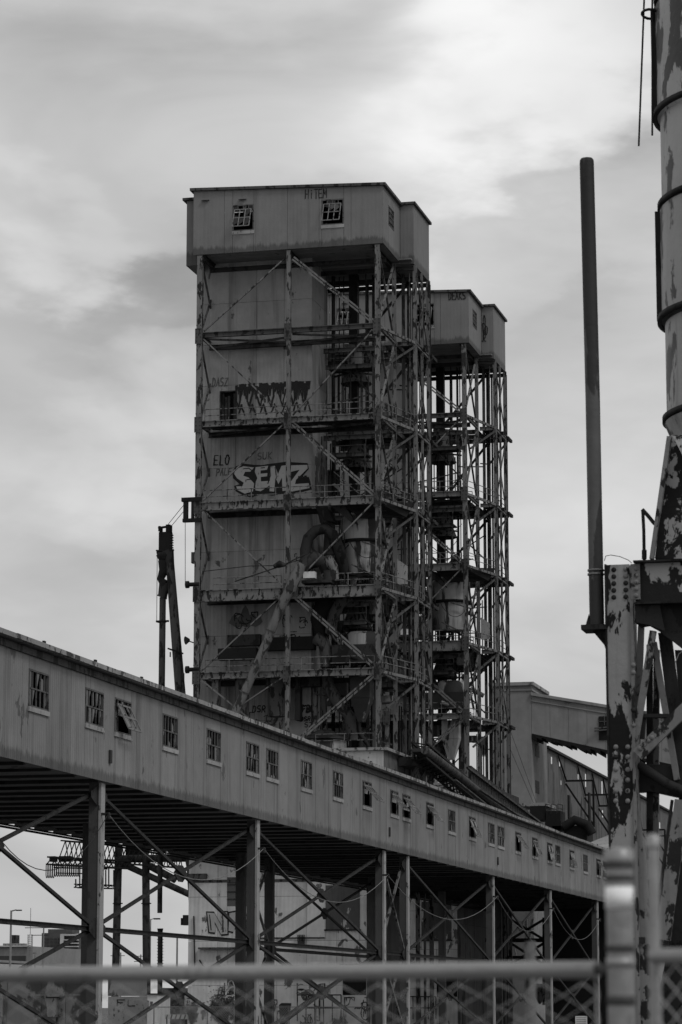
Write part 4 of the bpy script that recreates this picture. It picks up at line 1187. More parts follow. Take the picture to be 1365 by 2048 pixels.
MB().box(G(246, 1690).x, G(282, 1690).x, gY + 1, gY + 3, G(200, 1714).z, G(200, 1690).z).build('machinery_house', 'black', gt)
for px in (236, 293): MB().tube(G(px, 1806), G(px, 1808), .55, n=14).build('leg_flange', 'black', gt)

# ------------------------------------------------------------------ left-hand distance
dY = 2400.0
ap = thing('apartment_block', 'distant stepped apartment tower with pale balcony stripes on the skyline', 'building', onY(118, 2015, dY))
def Dp(px, py, dy=0): return onY(px, py, dY + dy)
def drect(mb, x0, y0, x1, y1, d0, d1, bot=None):
    a, b = Dp(x0, y0), Dp(x1, y1); mb.box(a.x, b.x, dY + d0, dY + d1, b.z, a.z); return mb
drect(MB(), 84, 1866, 126, 2014, 0, 30).build('wall', 'farbrick', ap)
drect(MB(), 126.1, 1872, 154, 2014, 2, 30).build('wall', 'farbrick', ap, label='lower right wing')
drect(MB(), 92, 1858, 140, 1866, 6, 26).build('penthouse', 'farbrick', ap)
drect(MB(), 123, 1869, 127, 2014, -3, 0).build('pilaster', 'farlight', ap)
drect(MB(), 123, 1868, 155, 1871.5, -2, 2).build('roof_slab', 'farlight', ap)
for r_ in range(10):
    y0 = 1876 + r_ * 6.6
    for k in range(5):
        m_ = MB(); drect(m_, 87 + k * 7.5, y0, 91.5 + k * 7.5, y0 + 3.4, -.6, -.02); m_.build('window', 'fardark', ap)
    m_ = MB(); drect(m_, 128, y0 + 3, 157, y0 + 4.9, -2.5, 2); m_.build('balcony', 'farlight', ap)
    for k in range(2):
        m_ = MB(); drect(m_, 130 + k * 13, y0 - 1, 138 + k * 13, y0 + 2.8, 1.2, 1.98); m_.build('window', 'fardark', ap)

eY = 700.0
def E(px, py, dy=0): return onY(px, py, eY + dy)
def erect(x0, y0, x1, y1, d0, d1):
    a, b = E(x0, y0), E(x1, y1); return MB().box(a.x, b.x, eY + d0, eY + d1, b.z, a.z)
lb = thing('low_building', 'low flat-roofed grey building with a dark roof stack, far left', 'building', E(30, 2015))
erect(-30, 1893, 60, 2014, 0, 40).build('wall', 'fargrey', lb)
erect(-30, 1912, 52, 1927, -.4, -.02).build('window_band', 'fardark', lb)
erect(10, 1869, 18, 1886, 5, 8).build('roof_stack', 'dark', lb)
for k in range(7): erect(1 + k * 6.5, 1886.5, 5 + k * 6.5, 1893, 2, 4).build('roof_unit', 'fargrey', lb)
erect(-32, 1891.5, 62, 1893.5, -1, -.02).build('parapet', 'farlight', lb)
vd = thing('road_viaduct', 'pale concrete road viaduct crossing behind the left columns', 'viaduct', E(60, 2015, -120))
mb = MB(); a0, a1, b0, b1_ = onY(-40, 1926, 560), onY(170, 1936, 600), onY(-40, 1944, 560), onY(170, 1944, 600)
mb.prism([a0, a1, b1_, b0], (0, 12, 0)).build('deck', 'road', vd)
mb = MB().beam(a0 + Vector((0, -.2, .6)), a1 + Vector((0, -.2, .5)), .25, .5); mb.build('parapet', 'fargrey', vd)
for px in (-5, 40, 85, 130): p = onY(px, 1942, 575); MB().box(p.x - .8, p.x + .8, 578, 580, 0, p.z + .2).build('pier', 'concrete_d', vd)

LP = [(22, 1821, 1930, 500, 'lamp', 'tall single-arm street lamp at the far left skyline'), (288, 1853 + 0, 0, 0, '', '')][:1]
def lamp(px, top, Y, arm, label, r_=.09):
    p = onY(px, top, Y); t_ = thing('street_lamp', label, 'street lamp', (p.x, Y, 0), 'distant street lamps')
    MB().tube((p.x, Y, 0), (p.x, Y, p.z), r_ * 1.4, r_, 8).build('pole', 'fargrey', t_)
    MB().tube((p.x, Y, p.z - .1), (p.x + arm, Y, p.z + .1), r_ * .7, n=6).build('arm', 'fargrey', t_)
    s_ = 1 if arm > 0 else -1
    MB().box(min(p.x + arm, p.x + arm + .9 * s_), max(p.x + arm, p.x + arm + .9 * s_), Y - .25, Y + .25, p.z - .08, p.z + .12).build('lamp_head', 'dark', t_)
lamp(23, 1821, 450, .9, 'tall lamp with right-pointing head, leftmost on the skyline', .17)
lamp(355, 1872, 350, -1.4, 'lamp with left-pointing head, just left of the corrugated base wall', .11)
lamp(302, 1838, 400, .5, 'lamp with a small double crosspiece head beside the right gantry leg', .08)
def pole(px, top, Y, label, arms):
    p = onY(px, top, Y); t_ = thing('utility_pole', label, 'utility pole', (p.x, Y, 0), 'distant utility poles')
    MB().tube((p.x, Y, 0), (p.x, Y, p.z), .2, .13, 8).build('pole', 'fargrey', t_)
    for dz, l in arms: MB().beam((p.x - l, Y, p.z - dz), (p.x + l * .4, Y, p.z - dz), .12, .12).build('crossarm', 'dark', t_)
pole(88, 1852, 480, 'utility pole with crossarm standing before the apartment tower', ((.3, 3.5), (1.6, 2.2)))
pole(282, 1909, 480, 'short utility pole with crossarms between the gantry legs', ((.3, 1.6), (1.2, 1.2)))
pole(242, 1905, 520, 'utility pole with one crossarm left of the first gantry leg', ((.6, 2.0),))
pole(71, 1904, 460, 'small pole with short arm left of the apartment tower', ((.2, .4),))
p = onY(62, 1816, 520); mst = thing('radio_mast', 'thin guyed lattice radio mast left of the apartment tower', 'mast', (p.x, 520, 0))
MB().lattice((p.x, 520, 0), (p.x, 520, p.z - 5), .7, .7, 40, t=.08).build('lattice', 'fargrey', mst)
MB().tube((p.x, 520, p.z - 5), (p.x, 520, p.z), .06, n=5).build('antenna', 'fargrey', mst)

# panelled concrete wall, lower left
cY = 150.0
cw = thing('panel_wall', 'stained concrete panel wall at the bottom left, behind the first column', 'wall', onY(80, 2050, cY))
CF = Face('Y', cY, -1)
u0 = CF.px(-40, 2000)[0]; u1 = CF.px(167, 2000)[0]; ztw = CF.px(50, 1946)[1]; zj = CF.px(50, 1990)[1]
k = u0; i = 0
while k < u1 - .1:
    nx = min(u1, k + (1.6, 2.0, 1.4)[i % 3])
    for a_, b_ in ((0, zj), (zj, ztw)):
        n_ = random.uniform(0, .03); mb = MB(); CF.box(mb, k + .012, nx - .012, a_ + .012, b_ - .012, n_, n_ - .25); mb.build('panel', 'concrete_d', cw)
    k = nx; i += 1
for x0, x1, y0, y1 in ((-3, 10, 1985, 2033), (99, 117, 1996, 2034)):
    r_ = prc(CF, x0, y0, x1, y1); mb = MB(); CF.box(mb, r_[0], r_[1], r_[2], r_[3], .05, .35); bx = mb.build('meter_box', 'sill', cw)
    mb = MB(); CF.box(mb, r_[0] - .06, r_[1] + .06, r_[3] + .005, r_[3] + .06, .04, .42); mb.build('hood', 'dark', bx)
    mb = MB(); CF.box(mb, r_[0] + .1, r_[1] - .1, 0, r_[2], .05, .2); mb.build('riser', 'sill', cw)
# plywood hoarding between column and white hut
HF = Face('Y', 175.0, -1)
ho = thing('hoarding', 'pale board hoarding between the first column and the small white hut', 'hoarding', (HF.px(250, 2000)[0], 175, 0))
k = 217
while k < 280:
    for y0, y1 in ((1950, 1992), (1993, 2090)):
        r_ = prc(HF, k, y0, k + 15.3, y1); n_ = random.uniform(0, .04); mb = MB(); HF.box(mb, r_[0], r_[1] - .01, max(0, r_[2]), r_[3], n_, n_ - .05); mb.build('board', 'concrete_d' if y0 == 1950 else 'sill', ho)
    k += 15.5
mb = MB(); word(HF, 'FL', *prc(HF, 232, 2000, 275, 2012), .06, mb, .06); mb.build('graffiti', 'paint_blk', ho)
hY = 200.0
hu = thing('site_hut', 'small white hut with a notice on its front, under the gallery', 'hut', onY(300, 2050, hY))
HU = Face('Y', hY, -1); r_ = prc(HU, 283, 1989, 316, 2060)
MB().box(r_[0], r_[1], hY, hY + 3, 0, r_[3]).build('body', 'white', hu)
MB().box(r_[0] - .1, r_[1] + .1, hY - .15, hY + 3.1, r_[3], r_[3] + .08).build('roof', 'dark', hu)
q = prc(HU, 291, 2001, 299, 2015); mb = MB(); HU.box(mb, q[0], q[1], q[2], q[3], .01, .03); mb.build('notice', 'farlight', hu)
mb = MB(); word(HU, '1D', *q, .04, mb, .035); mb.build('notice_lettering', 'paint_blk', hu)
q = prc(HU, 301, 2003, 306, 2016); mb = MB(); HU.box(mb, q[0], q[1], q[2], q[3], .01, .03); mb.build('window', 'fardark', hu)
# parked lorry
tk = thing('parked_truck', 'dark box truck parked behind the small white hut', 'truck', onY(330, 2030, 235))
a, b = onY(318, 1976, 235), onY(368, 2010, 235)
MB().box(a.x, b.x, 235, 237.4, 1.0, a.z).build('box_body', 'fardark', tk)
MB().prism([(b.x + .06, 235, .7), (b.x + 2.0, 235, .7), (b.x + 2.0, 235, 1.8), (b.x + 1.5, 235, 2.7), (b.x + .06, 235, 2.7)], (0, 2.3, 0)).build('cab', 'farlight', tk)
MB().box(b.x + .5, b.x + 1.45, 234.97, 235, 1.8, 2.5).build('side_window', 'fardark', tk)
MB().box(a.x, b.x + 1.9, 235.3, 237.0, .6, .95).build('chassis', 'black', tk)
for x in (a.x + .6, b.x - .4, b.x + 1.2):
    for yy in (234.95, 236.9): MB().tube((x, yy, .5), (x, yy + .4, .5), .5, n=16).build('wheel', 'tyre', tk)
# trestle barrier
bp = thing('road_barrier', 'striped white board barrier near the bottom under the gallery', 'barrier', onY(352, 2050, 160))
a, b = onY(330, 2029, 160), onY(375, 2038, 160)
MB().box(a.x, b.x, 160, 160.06, b.z, a.z).build('board', 'white', bp)
for k in range(5):
    x = a.x + (b.x - a.x) * (k + .2) / 5; MB().prism([(x, 159.985, b.z + .01), (x + .08, 159.985, b.z + .01), (x + .16, 159.985, a.z - .01), (x + .08, 159.985, a.z - .01)], (0, .012, 0)).build('stripe', 'near_grey', bp)
for x in (a.x + .1, b.x - .1): MB().beam((x, 160.1, 0), (x, 160.1, a.z), .06, .06).build('leg', 'dark', bp)
# black bin on the dock
bn = thing('waste_bin', 'black wheeled waste bin standing against the corrugated base wall', 'bin', onY(568, 2050, 206))
a, b = onY(559, 2012, 206), onY(577, 2060, 206); zt3 = a.z
MB().hexa([(a.x + .08, 206, 0), (b.x - .08, 206, 0), (b.x - .08, 206.6, 0), (a.x + .08, 206.6, 0), (a.x, 205.95, zt3), (b.x, 205.95, zt3), (b.x, 206.7, zt3), (a.x, 206.7, zt3)]).build('body', 'black', bn)
MB().prism([(a.x - .03, 205.9, zt3 + .01), (a.x - .03, 206.75, zt3 + .01), (a.x - .03, 206.75, zt3 + .22), (a.x - .03, 206.2, zt3 + .12)], (b.x - a.x + .06, 0, 0)).build('lid', 'black', bn)
# far chain-link fence with posts, crossing under the gallery
ff = thing('yard_fence', 'thin far chain-link yard fence with a top rail, crossing under the gallery', 'fence', onY(400, 2050, 190))
a, b = onY(255, 2014, 190), onY(742, 2014, 190)
MB().tube(a, b, .035, n=6).build('top_rail', 'fargrey', ff)
n_ = 9
for k in range(n_ + 1):
    x = a.x + (b.x - a.x) * k / n_; MB().tube((x, 190.04, 0), (x, 190.04, a.z + .03), .045, n=6).build('post', 'fargrey', ff)
mb = MB(); k = a.x
while k < b.x - 1.6:
    mb.beam((k, 190, 0), (k + 1.6, 190, a.z), .012, .012); mb.beam((k, 190.02, a.z), (k + 1.6, 190.02, 0), .012, .012); k += .16
o = mb.build('wire_mesh', 'galv_d', ff); o['kind'] = 'stuff'

# shrubs
def shrub(px, py, Y, rad, n, label, seed):
    rg = random.Random(seed); c = onY(px, py, Y); base = Vector((c.x, Y, 0))
    t_ = thing('shrub', label, 'shrub', base, 'shrubs by the base wall')
    H_ = c.z + rad * .4
    lf = MB(); st = MB()
    for k in range(14):
        ang, lean = rg.uniform(0, 6.28), rg.uniform(.1, .7)
        tip = base + Vector((math.cos(ang) * rad * lean, math.sin(ang) * rad * lean, H_ * rg.uniform(.7, 1.15)))
        mid = base.lerp(tip, .5) + Vector((0, 0, H_ * .12)); st.path([base, mid, tip], [.05, .03, .012], 4)
        for q in range(n // 14):
            f = rg.uniform(.3, 1.02); p = (base.lerp(mid, f * 2) if f < .5 else mid.lerp(tip, f * 2 - 1)) + Vector((rg.gauss(0, .22), rg.gauss(0, .22), rg.gauss(0, .16))) * (rad / 1.5)
            u_ = Vector((rg.gauss(0, 1), rg.gauss(0, 1), rg.gauss(0, .6))).normalized(); v_ = u_.cross(Vector((rg.gauss(0, 1), rg.gauss(0, 1), rg.gauss(0, 1)))).normalized()
            s1 = rg.uniform(.07, .15); lf.add([p - u_ * s1, p + v_ * s1 * .4, p + u_ * s1, p - v_ * s1 * .4], [(0, 1, 2, 3)])
    st.build('stems', 'stem', t_); o = lf.build('foliage', 'leaf', t_); o['kind'] = 'stuff'
shrub(445, 2012, 203, 1.7, 2600, 'tall leafy shrub left of centre at the foot of the base wall', 1)
shrub(478, 2028, 204, 1.2, 1500, 'smaller shrub just right of the tall one at the base wall', 2)
shrub(385, 2012, 205, .9, 800, 'sparse weed growing at the left corner of the base wall', 3)
shrub(350, 2030, 210, 1.4, 1500, 'low dark bush between the parked truck and the base wall', 4)

# ------------------------------------------------------------------ right-hand background: concrete house, bridge gallery, long shed
kY = 292.0
cb = thing('concrete_house', 'smooth pale concrete elevator house standing right of the far tower', 'building', onY(1040, 2000, kY))
X0, X1 = onY(985, 1500, kY).x, onY(1064, 1500, kY).x
zt4 = onY(1052, 1371, kY).z
hole = None
MB().box(X0, X1, kY, kY + 9.5, 0, zt4).build('wall', 'concrete', cb)
MB().box(X0 - .3, X1 + .3, kY - .3, kY + 9.8, zt4, zt4 + .35).build('roof_slab', 'concrete_d', cb)
MB().box(X0 - .12, X1 + .12, kY - .12, kY + 9.62, zt4 - .55, zt4 - .36).build('cornice', 'concrete', cb)
KX = Face('X', X1, 1)
for y0, y1, w_ in ((1560, 1588, 0), (1487, 1515, 30)):
    a = KX.px(1071, y0); b = KX.px(1077, y1)
    mb = MB(); KX.box(mb, a[0], b[0] + .6, b[1], a[1], .004, .03); wq = mb.build('window', 'fardark', cb)
    mb = MB(); KX.box(mb, a[0], b[0] + .6, (a[1] + b[1]) / 2 - .04, (a[1] + b[1]) / 2 + .04, .03, .06); mb.build('bar', 'frame', wq)
KF = Face('Y', kY, -1)
r_ = prc(KF, 962, 1473, 974, 1510); mb = MB(); KF.box(mb, *r_, .004, .03); mb.build('window', 'fardark', cb)
r_ = prc(KF, 962, 1510, 974, 1513); mb = MB(); KF.box(mb, *r_, .004, .1); mb.build('sill', 'sill', cb)
# sloping bridge
br = thing('bridge_gallery', 'smooth sloping bridge gallery leaving the concrete house, its underside broken', 'gallery', onY(1070, 1467, kY))
A0, A1 = onY(1066, 1391, kY), onY(1400, 1446, kY); B0, B1 = onY(1066, 1467, kY), onY(1400, 1541, kY)
A0.x = B0.x = X1 + .02
wo = (onY(1198, 1433, kY), onY(1222, 1480, kY))
mb = MB()
nseg = 9
for k in range(nseg):
    p0, p1, q0, q1 = A0.lerp(A1, k / nseg), A0.lerp(A1, (k + 1) / nseg), B0.lerp(B1, k / nseg), B0.lerp(B1, (k + 1) / nseg)
    g_ = Vector((.012, 0, 0)); j_ = Vector((0, -random.uniform(0, .02), 0))
    MB().prism([q0 + g_ + j_, q1 - g_ + j_, p1 - g_ + j_, p0 + g_ + j_], (0, 4.5, 0)).build('wall_panel', 'concrete', br)
MB().prism([A0 + Vector((0, -.3, 0)), A1 + Vector((0, -.3, 0)), A1 + Vector((0, -.3, .3)), A0 + Vector((0, -.3, .3))], (0, 5.2, 0)).build('roof', 'concrete_d', br)
MB().beam(A0 + Vector((0, -.08, -.55)), A1 + Vector((0, -.08, -.55)), .1, .12).build('cornice', 'concrete', br)
rg = random.Random(6); k = 0
while k < 34:
    f0, f1 = k / 34, (k + 1) / 34; p0, p1 = B0.lerp(B1, f0), B0.lerp(B1, f1); d_ = rg.uniform(.25, .75)
    MB().prism([p0 + Vector((0, -.05, -.0)), p1 + Vector((0, -.05, 0)), p1 + Vector((0, -.05, -d_)), p0 + Vector((0, -.05, -d_ * rg.uniform(.5, 1)))], (0, 4.4, 0)).build('broken_floor_board', 'black', br); k += 1
mb = MB().box(wo[0].x, wo[1].x, kY - .12, kY - .03, wo[1].z, wo[0].z); bw_ = mb.build('broken_opening', 'black', br)
for dz, l in ((.55, 1.1), (.3, .9)): 
    zc = (wo[0].z + wo[1].z) / 2; MB().beam((wo[0].x - .4, kY - .5, zc + dz - .6), (wo[1].x + .4, kY - .15, zc + dz - .4), .25, .14).build('fallen_plank', 'steel_d', bw_)
MB().beam((wo[0].x + .6, kY - .16, zc + .3), (wo[0].x + .6, kY - .16, wo[0].z), .06, .06).beam((wo[0].x, kY - .16, zc + .7), (wo[1].x, kY - .16, zc + .7), .06, .06).build('glazing_bars', 'frame', bw_)
# long shed wall receding to the left of its vanishing point
XS = onY(1094, 1600, kY + 11).x
sh = thing('long_shed', 'long rusty corrugated shed wall running back right of the concrete house', 'shed', (XS, kY, 0))
SH = Face('X', XS, 1)
a = SH.px(1094, 1496); 
zs1 = a[1]; yS0, yS1 = kY + 10.5, kY + 150
zs0 = SH.px(1094, 1655)[1]
slits = []
for px, py, w_, h_ in ((1104, 1520, 3.5, 14), (1120, 1525, 3, 14), (1172, 1560, 3, 26), (1157, 1553, 2.5, 10), (1205, 1575, 3, 26), (1206, 1627, 3, 14), (1123, 1565, 2, 9), (1280, 1625, 3, 14), (1320, 1650, 3, 12)):
    q0 = SH.px(px - w_ / 2, py); q1 = SH.px(px + w_ / 2, py); vv = SH.px(px, py - h_ / 2)[1] - SH.px(px, py + h_ / 2)[1]
    slits.append((q0[0], q1[0], q0[1] - vv / 2, q0[1] + vv / 2))
clad(SH, yS0, yS1, 0, zs1, 4.2, 5.5, 'shed', sh, slits)
for s_ in slits: 
    mb = MB(); SH.box(mb, s_[0], s_[1], s_[2], s_[3], -.3, -.34); mb.build('daylight_sheet', 'white', sh)  # white sheet paints the daylight showing through each slit
MB().beam((XS + .2, yS0, zs1 + .05), (XS + .2, yS1, zs1 + .05), .35, .25).build('eave_gutter', 'dark', sh)
for (px, py) in ((1130, 1562), (1168, 1590), (1196, 1612), (1218, 1632), (1282, 1660), (1310, 1672)):
    q0 = SH.px(px, py); L_ = 3.6 * (1183 - 0) / 1183
    mb = MB(); yy, zz = q0; xo = XS + 3.2
    mb.beam((XS + .1, yy, zz), (xo, yy, zz), .2, .2); mb.beam((xo, yy, zz), (xo, yy, zz - 5.2), .22, .22); mb.beam((XS + .1, yy, zz - .3), (xo, yy, zz - 5.0), .2, .2)
    mb.beam((XS + .2, yy - 5.5, min(zs1 - .3, zz + 5)), (XS + .2, yy, zz), .16, .16, (1, 0, 0)); mb.build('wall_bracket', 'black', sh)
# dark plant at the foot of the shed
fp = thing('roof_plant', 'dark machinery platform at the foot of the concrete house and shed', 'machinery', (XS - 2, 285, 0))
def FPt(px, py, Y=285.0): return onY(px, py, Y)
for x0, y0, x1, y1, dp, mt, nm in ((1036, 1606, 1095, 1612, 5, 'edge', 'platform_slab'), (1060, 1612, 1092, 1640, 3, 'black', 'machine_case'), (1090, 1622, 1122, 1660, 3, 'black', 'machine_case'), (1105, 1652, 1175, 1690, 4, 'black', 'machine_case'), (1135, 1590, 1139, 1650, 1, 'black', 'post'), (1176, 1585, 1180, 1660, 1, 'black', 'post')):
    a, b = FPt(x0, y0), FPt(x1, y1); MB().box(a.x, b.x, 285, 285 + dp, b.z, a.z).build(nm, mt, fp)
for px in (1092, 1104, 1116): handrail([FPt(px, 1626), FPt(px + 10, 1628)], .9, 1).build('handrail', 'dark', fp)
MB().path([FPt(1128, 1655), FPt(1150, 1640), FPt(1175, 1650), FPt(1185, 1668)], .5, 10).build('duct', 'black', fp)
# low pale roof with its gable to the right
lr = thing('low_roof_shed', 'low shed with a pale slanting roof and faint graffiti, behind the gallery end', 'shed', onY(1200, 1760, 275))
a, b, c, d = onY(1160, 1693, 275), onY(1250, 1662, 275), onY(1250, 1722, 262), onY(1226, 1722, 262)
mb = MB(); mb.prism([onY(1163, 1692, 280), onY(1262, 1652, 290), onY(1290, 1735, 262), onY(1222, 1718, 262)], (0, 0, -.25)); mb.build('roof', 'sill', lr)
MB().box(onY(1170, 1700, 270).x, onY(1260, 1700, 270).x, 270, 280, 0, onY(1200, 1716, 270).z).build('wall', 'shed', lr)

# collapsed conveyor troughs behind the gallery roof
def C_(px, py, X=-45.8): return onX(px, py, X)
cv = thing('fallen_conveyor', 'dark inclined conveyor truss slanting down behind the gallery roof from the far tower', 'conveyor', C_(860, 1532), 'inclined conveyors by the far tower')
MB().lattice(C_(838, 1500), C_(985, 1625), 1.1, 1.2, 22, t=.16).build('truss', 'black', cv)
MB().beam(C_(838, 1500), C_(985, 1625), 1.0, .25).build('trough', 'dark', cv)
MB().path([C_(850, 1500, -45.2), C_(905, 1542, -45.2), C_(935, 1565, -45.2), C_(1000, 1618, -45.2), C_(1060, 1645, -45.2), C_(1115, 1668, -45.2)], .33, 10).build('dust_pipe', 'steel_d', cv)
cv2 = thing('fallen_conveyor', 'ribbed conveyor trough slanting down to the gallery roof, right of the dark truss', 'conveyor', C_(940, 1547), 'inclined conveyors by the far tower')
for k in range(30):
    a, b = C_(940, 1547, -46.5).lerp(C_(1080, 1655, -46.5), k / 30), C_(940, 1547, -46.5).lerp(C_(1080, 1655, -46.5), (k + .85) / 30)
    MB().beam(a, b, .25, 1.35 if k < 24 else .9).build('rib_panel', 'dark' if k % 2 else 'deckdark', cv2)
MB().beam(C_(935, 1535, -46.2), C_(1085, 1648, -46.2), .2, .16).build('top_chord', 'steel_d', cv2)
MB().beam(C_(940, 1560, -46.2), C_(1082, 1668, -46.2), .2, .16).build('bottom_chord', 'dark', cv2)
for (px0, py0, px1, py1) in ((910, 1560, 1000, 1632), (960, 1580, 1050, 1640)):
    MB().beam(C_(px0, py0, -44.6), C_(px1, py1, -44.6), .3, .1).build('bent_strip', 'steel_d', cv2)
rf_ = thing('low_gable_roof', 'small pale gabled roof showing between gallery roof and fallen conveyor', 'roof', C_(900, 1640))
MB().prism([onY(862, 1577, 238), onY(895, 1572, 238), onY(940, 1610, 238), onY(940, 1650, 238), onY(862, 1650, 238)], (0, 6, 0)).build('gable', 'base', rf_)
MB().prism([onY(858, 1577, 237.7), onY(896, 1569, 237.7), onY(945, 1611, 237.7), onY(943, 1614, 237.7), onY(895, 1573, 237.7), onY(858, 1580, 237.7)], (0, 6.5, 0)).build('roof_edge', 'edge', rf_)

# guy wires over the concrete house
for (a, b), lb_ in ((((1017, 1450), (1075, 1610)), 'longer of two thin guy wires crossing the concrete house'), (((1013, 1480), (1070, 1612)), 'shorter of two thin guy wires crossing the concrete house')):
    tag(MB().tube(onY(*a, 262), onY(*b, 288), .02, n=5).build('guy_wire', 'dark'), lb_, 'cable')

# sheds and columns behind the right end of the trestle, shade painted in near-black
ds = thing('dark_undercroft', 'dark open undercroft of columns and walls behind the right trestle bays', 'building', (-50, 240, 0))
uY = 262.0
def U(px, py, dy=0): return onY(px, py, uY + dy)
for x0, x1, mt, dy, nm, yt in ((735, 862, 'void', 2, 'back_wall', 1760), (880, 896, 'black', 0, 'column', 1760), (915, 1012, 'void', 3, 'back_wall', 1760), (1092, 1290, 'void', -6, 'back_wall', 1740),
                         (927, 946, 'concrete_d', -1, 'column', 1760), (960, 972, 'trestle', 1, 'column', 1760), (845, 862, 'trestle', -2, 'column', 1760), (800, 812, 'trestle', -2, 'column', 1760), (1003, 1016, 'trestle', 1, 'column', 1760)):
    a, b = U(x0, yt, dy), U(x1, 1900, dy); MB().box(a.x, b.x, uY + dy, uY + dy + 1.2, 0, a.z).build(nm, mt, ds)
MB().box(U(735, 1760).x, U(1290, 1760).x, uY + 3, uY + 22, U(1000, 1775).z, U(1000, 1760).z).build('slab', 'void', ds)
for y0 in (1880, 1915): MB().ibeam(U(860, y0, -1.5), U(1100, y0, -1.5), .3, .3).build('tie_beam', 'dark', ds)
BKW = thing('pale_far_shed', 'pale corrugated shed glimpsed through the undercroft columns', 'shed', (U(900, 2000, 60).x, uY + 60, 0))
clad(Face('Y', uY + 60, -1), U(850, 1900, 60).x, U(1110, 1900, 60).x, 0, 15, 2.5, 4, 'concrete_d', BKW)
tb = thing('pipe_trestle', 'pale braced pipe trestle seen through the gap at the right bays', 'trestle', U(1055, 2010, 20))
for a, b in (((1018, 1840), (1035, 1930)), ((1053, 1838), (1053, 2010)), ((1020, 1838), (1090, 1880)), ((1090, 1838), (1020, 1880)), ((1020, 1885), (1090, 1930)), ((1090, 1885), (1020, 1930)), ((1088, 1835), (1088, 2010)), ((1066, 1838), (1058, 1880)), ((1018, 1882), (1092, 1882))):
    pale = a[0] in (1018, 1053, 1066) and b[1] != 1882
    MB().beam(U(*a, 20), U(*b, 20), .24, .24).build('member', 'white' if pale else 'brace_d', tb)
tp = thing('hopper_cone', 'pale funnel hopper hanging low behind the blurred fence post', 'hopper', U(1080, 1990, 10))
MB().lathe(U(1080, 1980, 10), [(1.0, U(1000, 1968, 10).z), (1.0, U(1000, 1974, 10).z), (.1, U(1000, 2008, 10).z)], 18).build('cone', 'steel', tp)
sg = thing('white_notice', 'small white printed notice board low at the right under the gallery', 'sign', onY(1163, 2045, 120))
a, b = onY(1151, 2032, 120), onY(1175, 2060, 120)
MB().box(a.x, b.x, 120, 120.03, b.z, a.z).build('board', 'white', sg)
for k in range(5): zz = a.z - .06 - k * .075; MB().box(a.x + .04, b.x - .05, 119.99, 119.998, zz - .018, zz).build('text_line', 'paint_gry', sg)
MB().beam(((a.x + b.x) / 2, 120.06, 0), ((a.x + b.x) / 2, 120.06, a.z), .06, .05).build('post', 'dark', sg)

# ------------------------------------------------------------------ near steel structure on the right
nY = 40.0
def Q(px, py, dy=0.0): return onY(px, py, nY + dy)
nf = thing('riveted_frame', 'riveted peeling steel column and beam frame standing at the right edge', 'steel frame', (Q(1240, 1700).x, nY, 0))
xa, xb, xc = Q(1216, 1300).x, Q(1262, 1300).x, Q(1272, 1300).x
zt5 = Q(1240, 1129).z
MB().box(xa, xb, nY, nY + .03, 0, zt5).build('column_plate', 'near_paint', nf)
MB().box(xa - .03, xa - .002, nY - .015, nY + .36, 0, zt5 + .01).build('column_flange', 'near_dark', nf)
MB().box(xb + .002, xb + .045, nY - .03, nY + .36, 0, zt5 - .02).build('column_flange', 'near_grey', nf)
MB().box(xa, xb, nY + .33, nY + .36, 0, zt5 - .02).build('column_back_plate', 'near_dark', nf)
riv = MB()
riv.lathe((0, 0, 0), [(.0001, .024), (.018, .022), (.031, .014), (.037, 0)], 12, cap=False)
rme = riv.mesh('rivet', 'near_grey'); rme2 = riv.mesh('rivet', 'near_dark')
def rivet(px, py, dy=0.0, dark=False): inst(rme2 if dark else rme, 'rivet', nf, Q(px, py, dy), (R(90), 0, 0))
for k in range(5):
    rivet(1228, 1139.5 + k * 13.8, 0, True); rivet(1252, 1138.5 + k * 13.8, 0, k > 1)
for py in (1494, 1514, 1539, 1560, 1582, 1602): rivet(1232, py, 0); rivet(1256, py, 0)
for py in (1330, 1345, 1420, 1450): rivet(1267, py, -.03)
# top beam
za, zb5, zc5 = Q(1300, 1122).z, Q(1300, 1205).z, Q(1300, 1192).z
xe = Q(1420, 1150).x
MB().box(xc + .01, xe, nY + .02, nY + .05, zb5, za - .03).build('beam_plate', 'near_plate', nf)
MB().box(xc + .0, xe, nY - .12, nY + .25, za - .028, za).build('beam_flange', 'near_dark', nf)
MB().box(xc + .0, xe, nY - .10, nY + .25, zb5 - .03, zb5 - .002).build('beam_flange', 'near_dark', nf)
MB().box(xc - .05, Q(1281, 1150).x, nY - .035, nY - .005, Q(1310, 1198).z, Q(1310, 1127).z).build('splice_angle', 'near_grey', nf)
for k in range(5): rivet(1273, 1137 + k * 13.6, -.035)
# broken gusset under the beam
MB().prism([Q(1272, 1206, .1), Q(1368, 1206, .1), Q(1368, 1300, .1), Q(1345, 1282, .1), Q(1318, 1262, .1), Q(1300, 1252, .1), Q(1283, 1255, .1), Q(1270, 1245, .1)], (0, .04, 0)).build('knee_gusset', 'near_dark', nf)
MB().prism([Q(1270, 1210, -.02), Q(1320, 1210, -.02), Q(1330, 1262, -.02), Q(1300, 1250, -.02), Q(1272, 1245, -.02)], (0, .03, 0)).build('knee_plate', 'near_dark', nf)
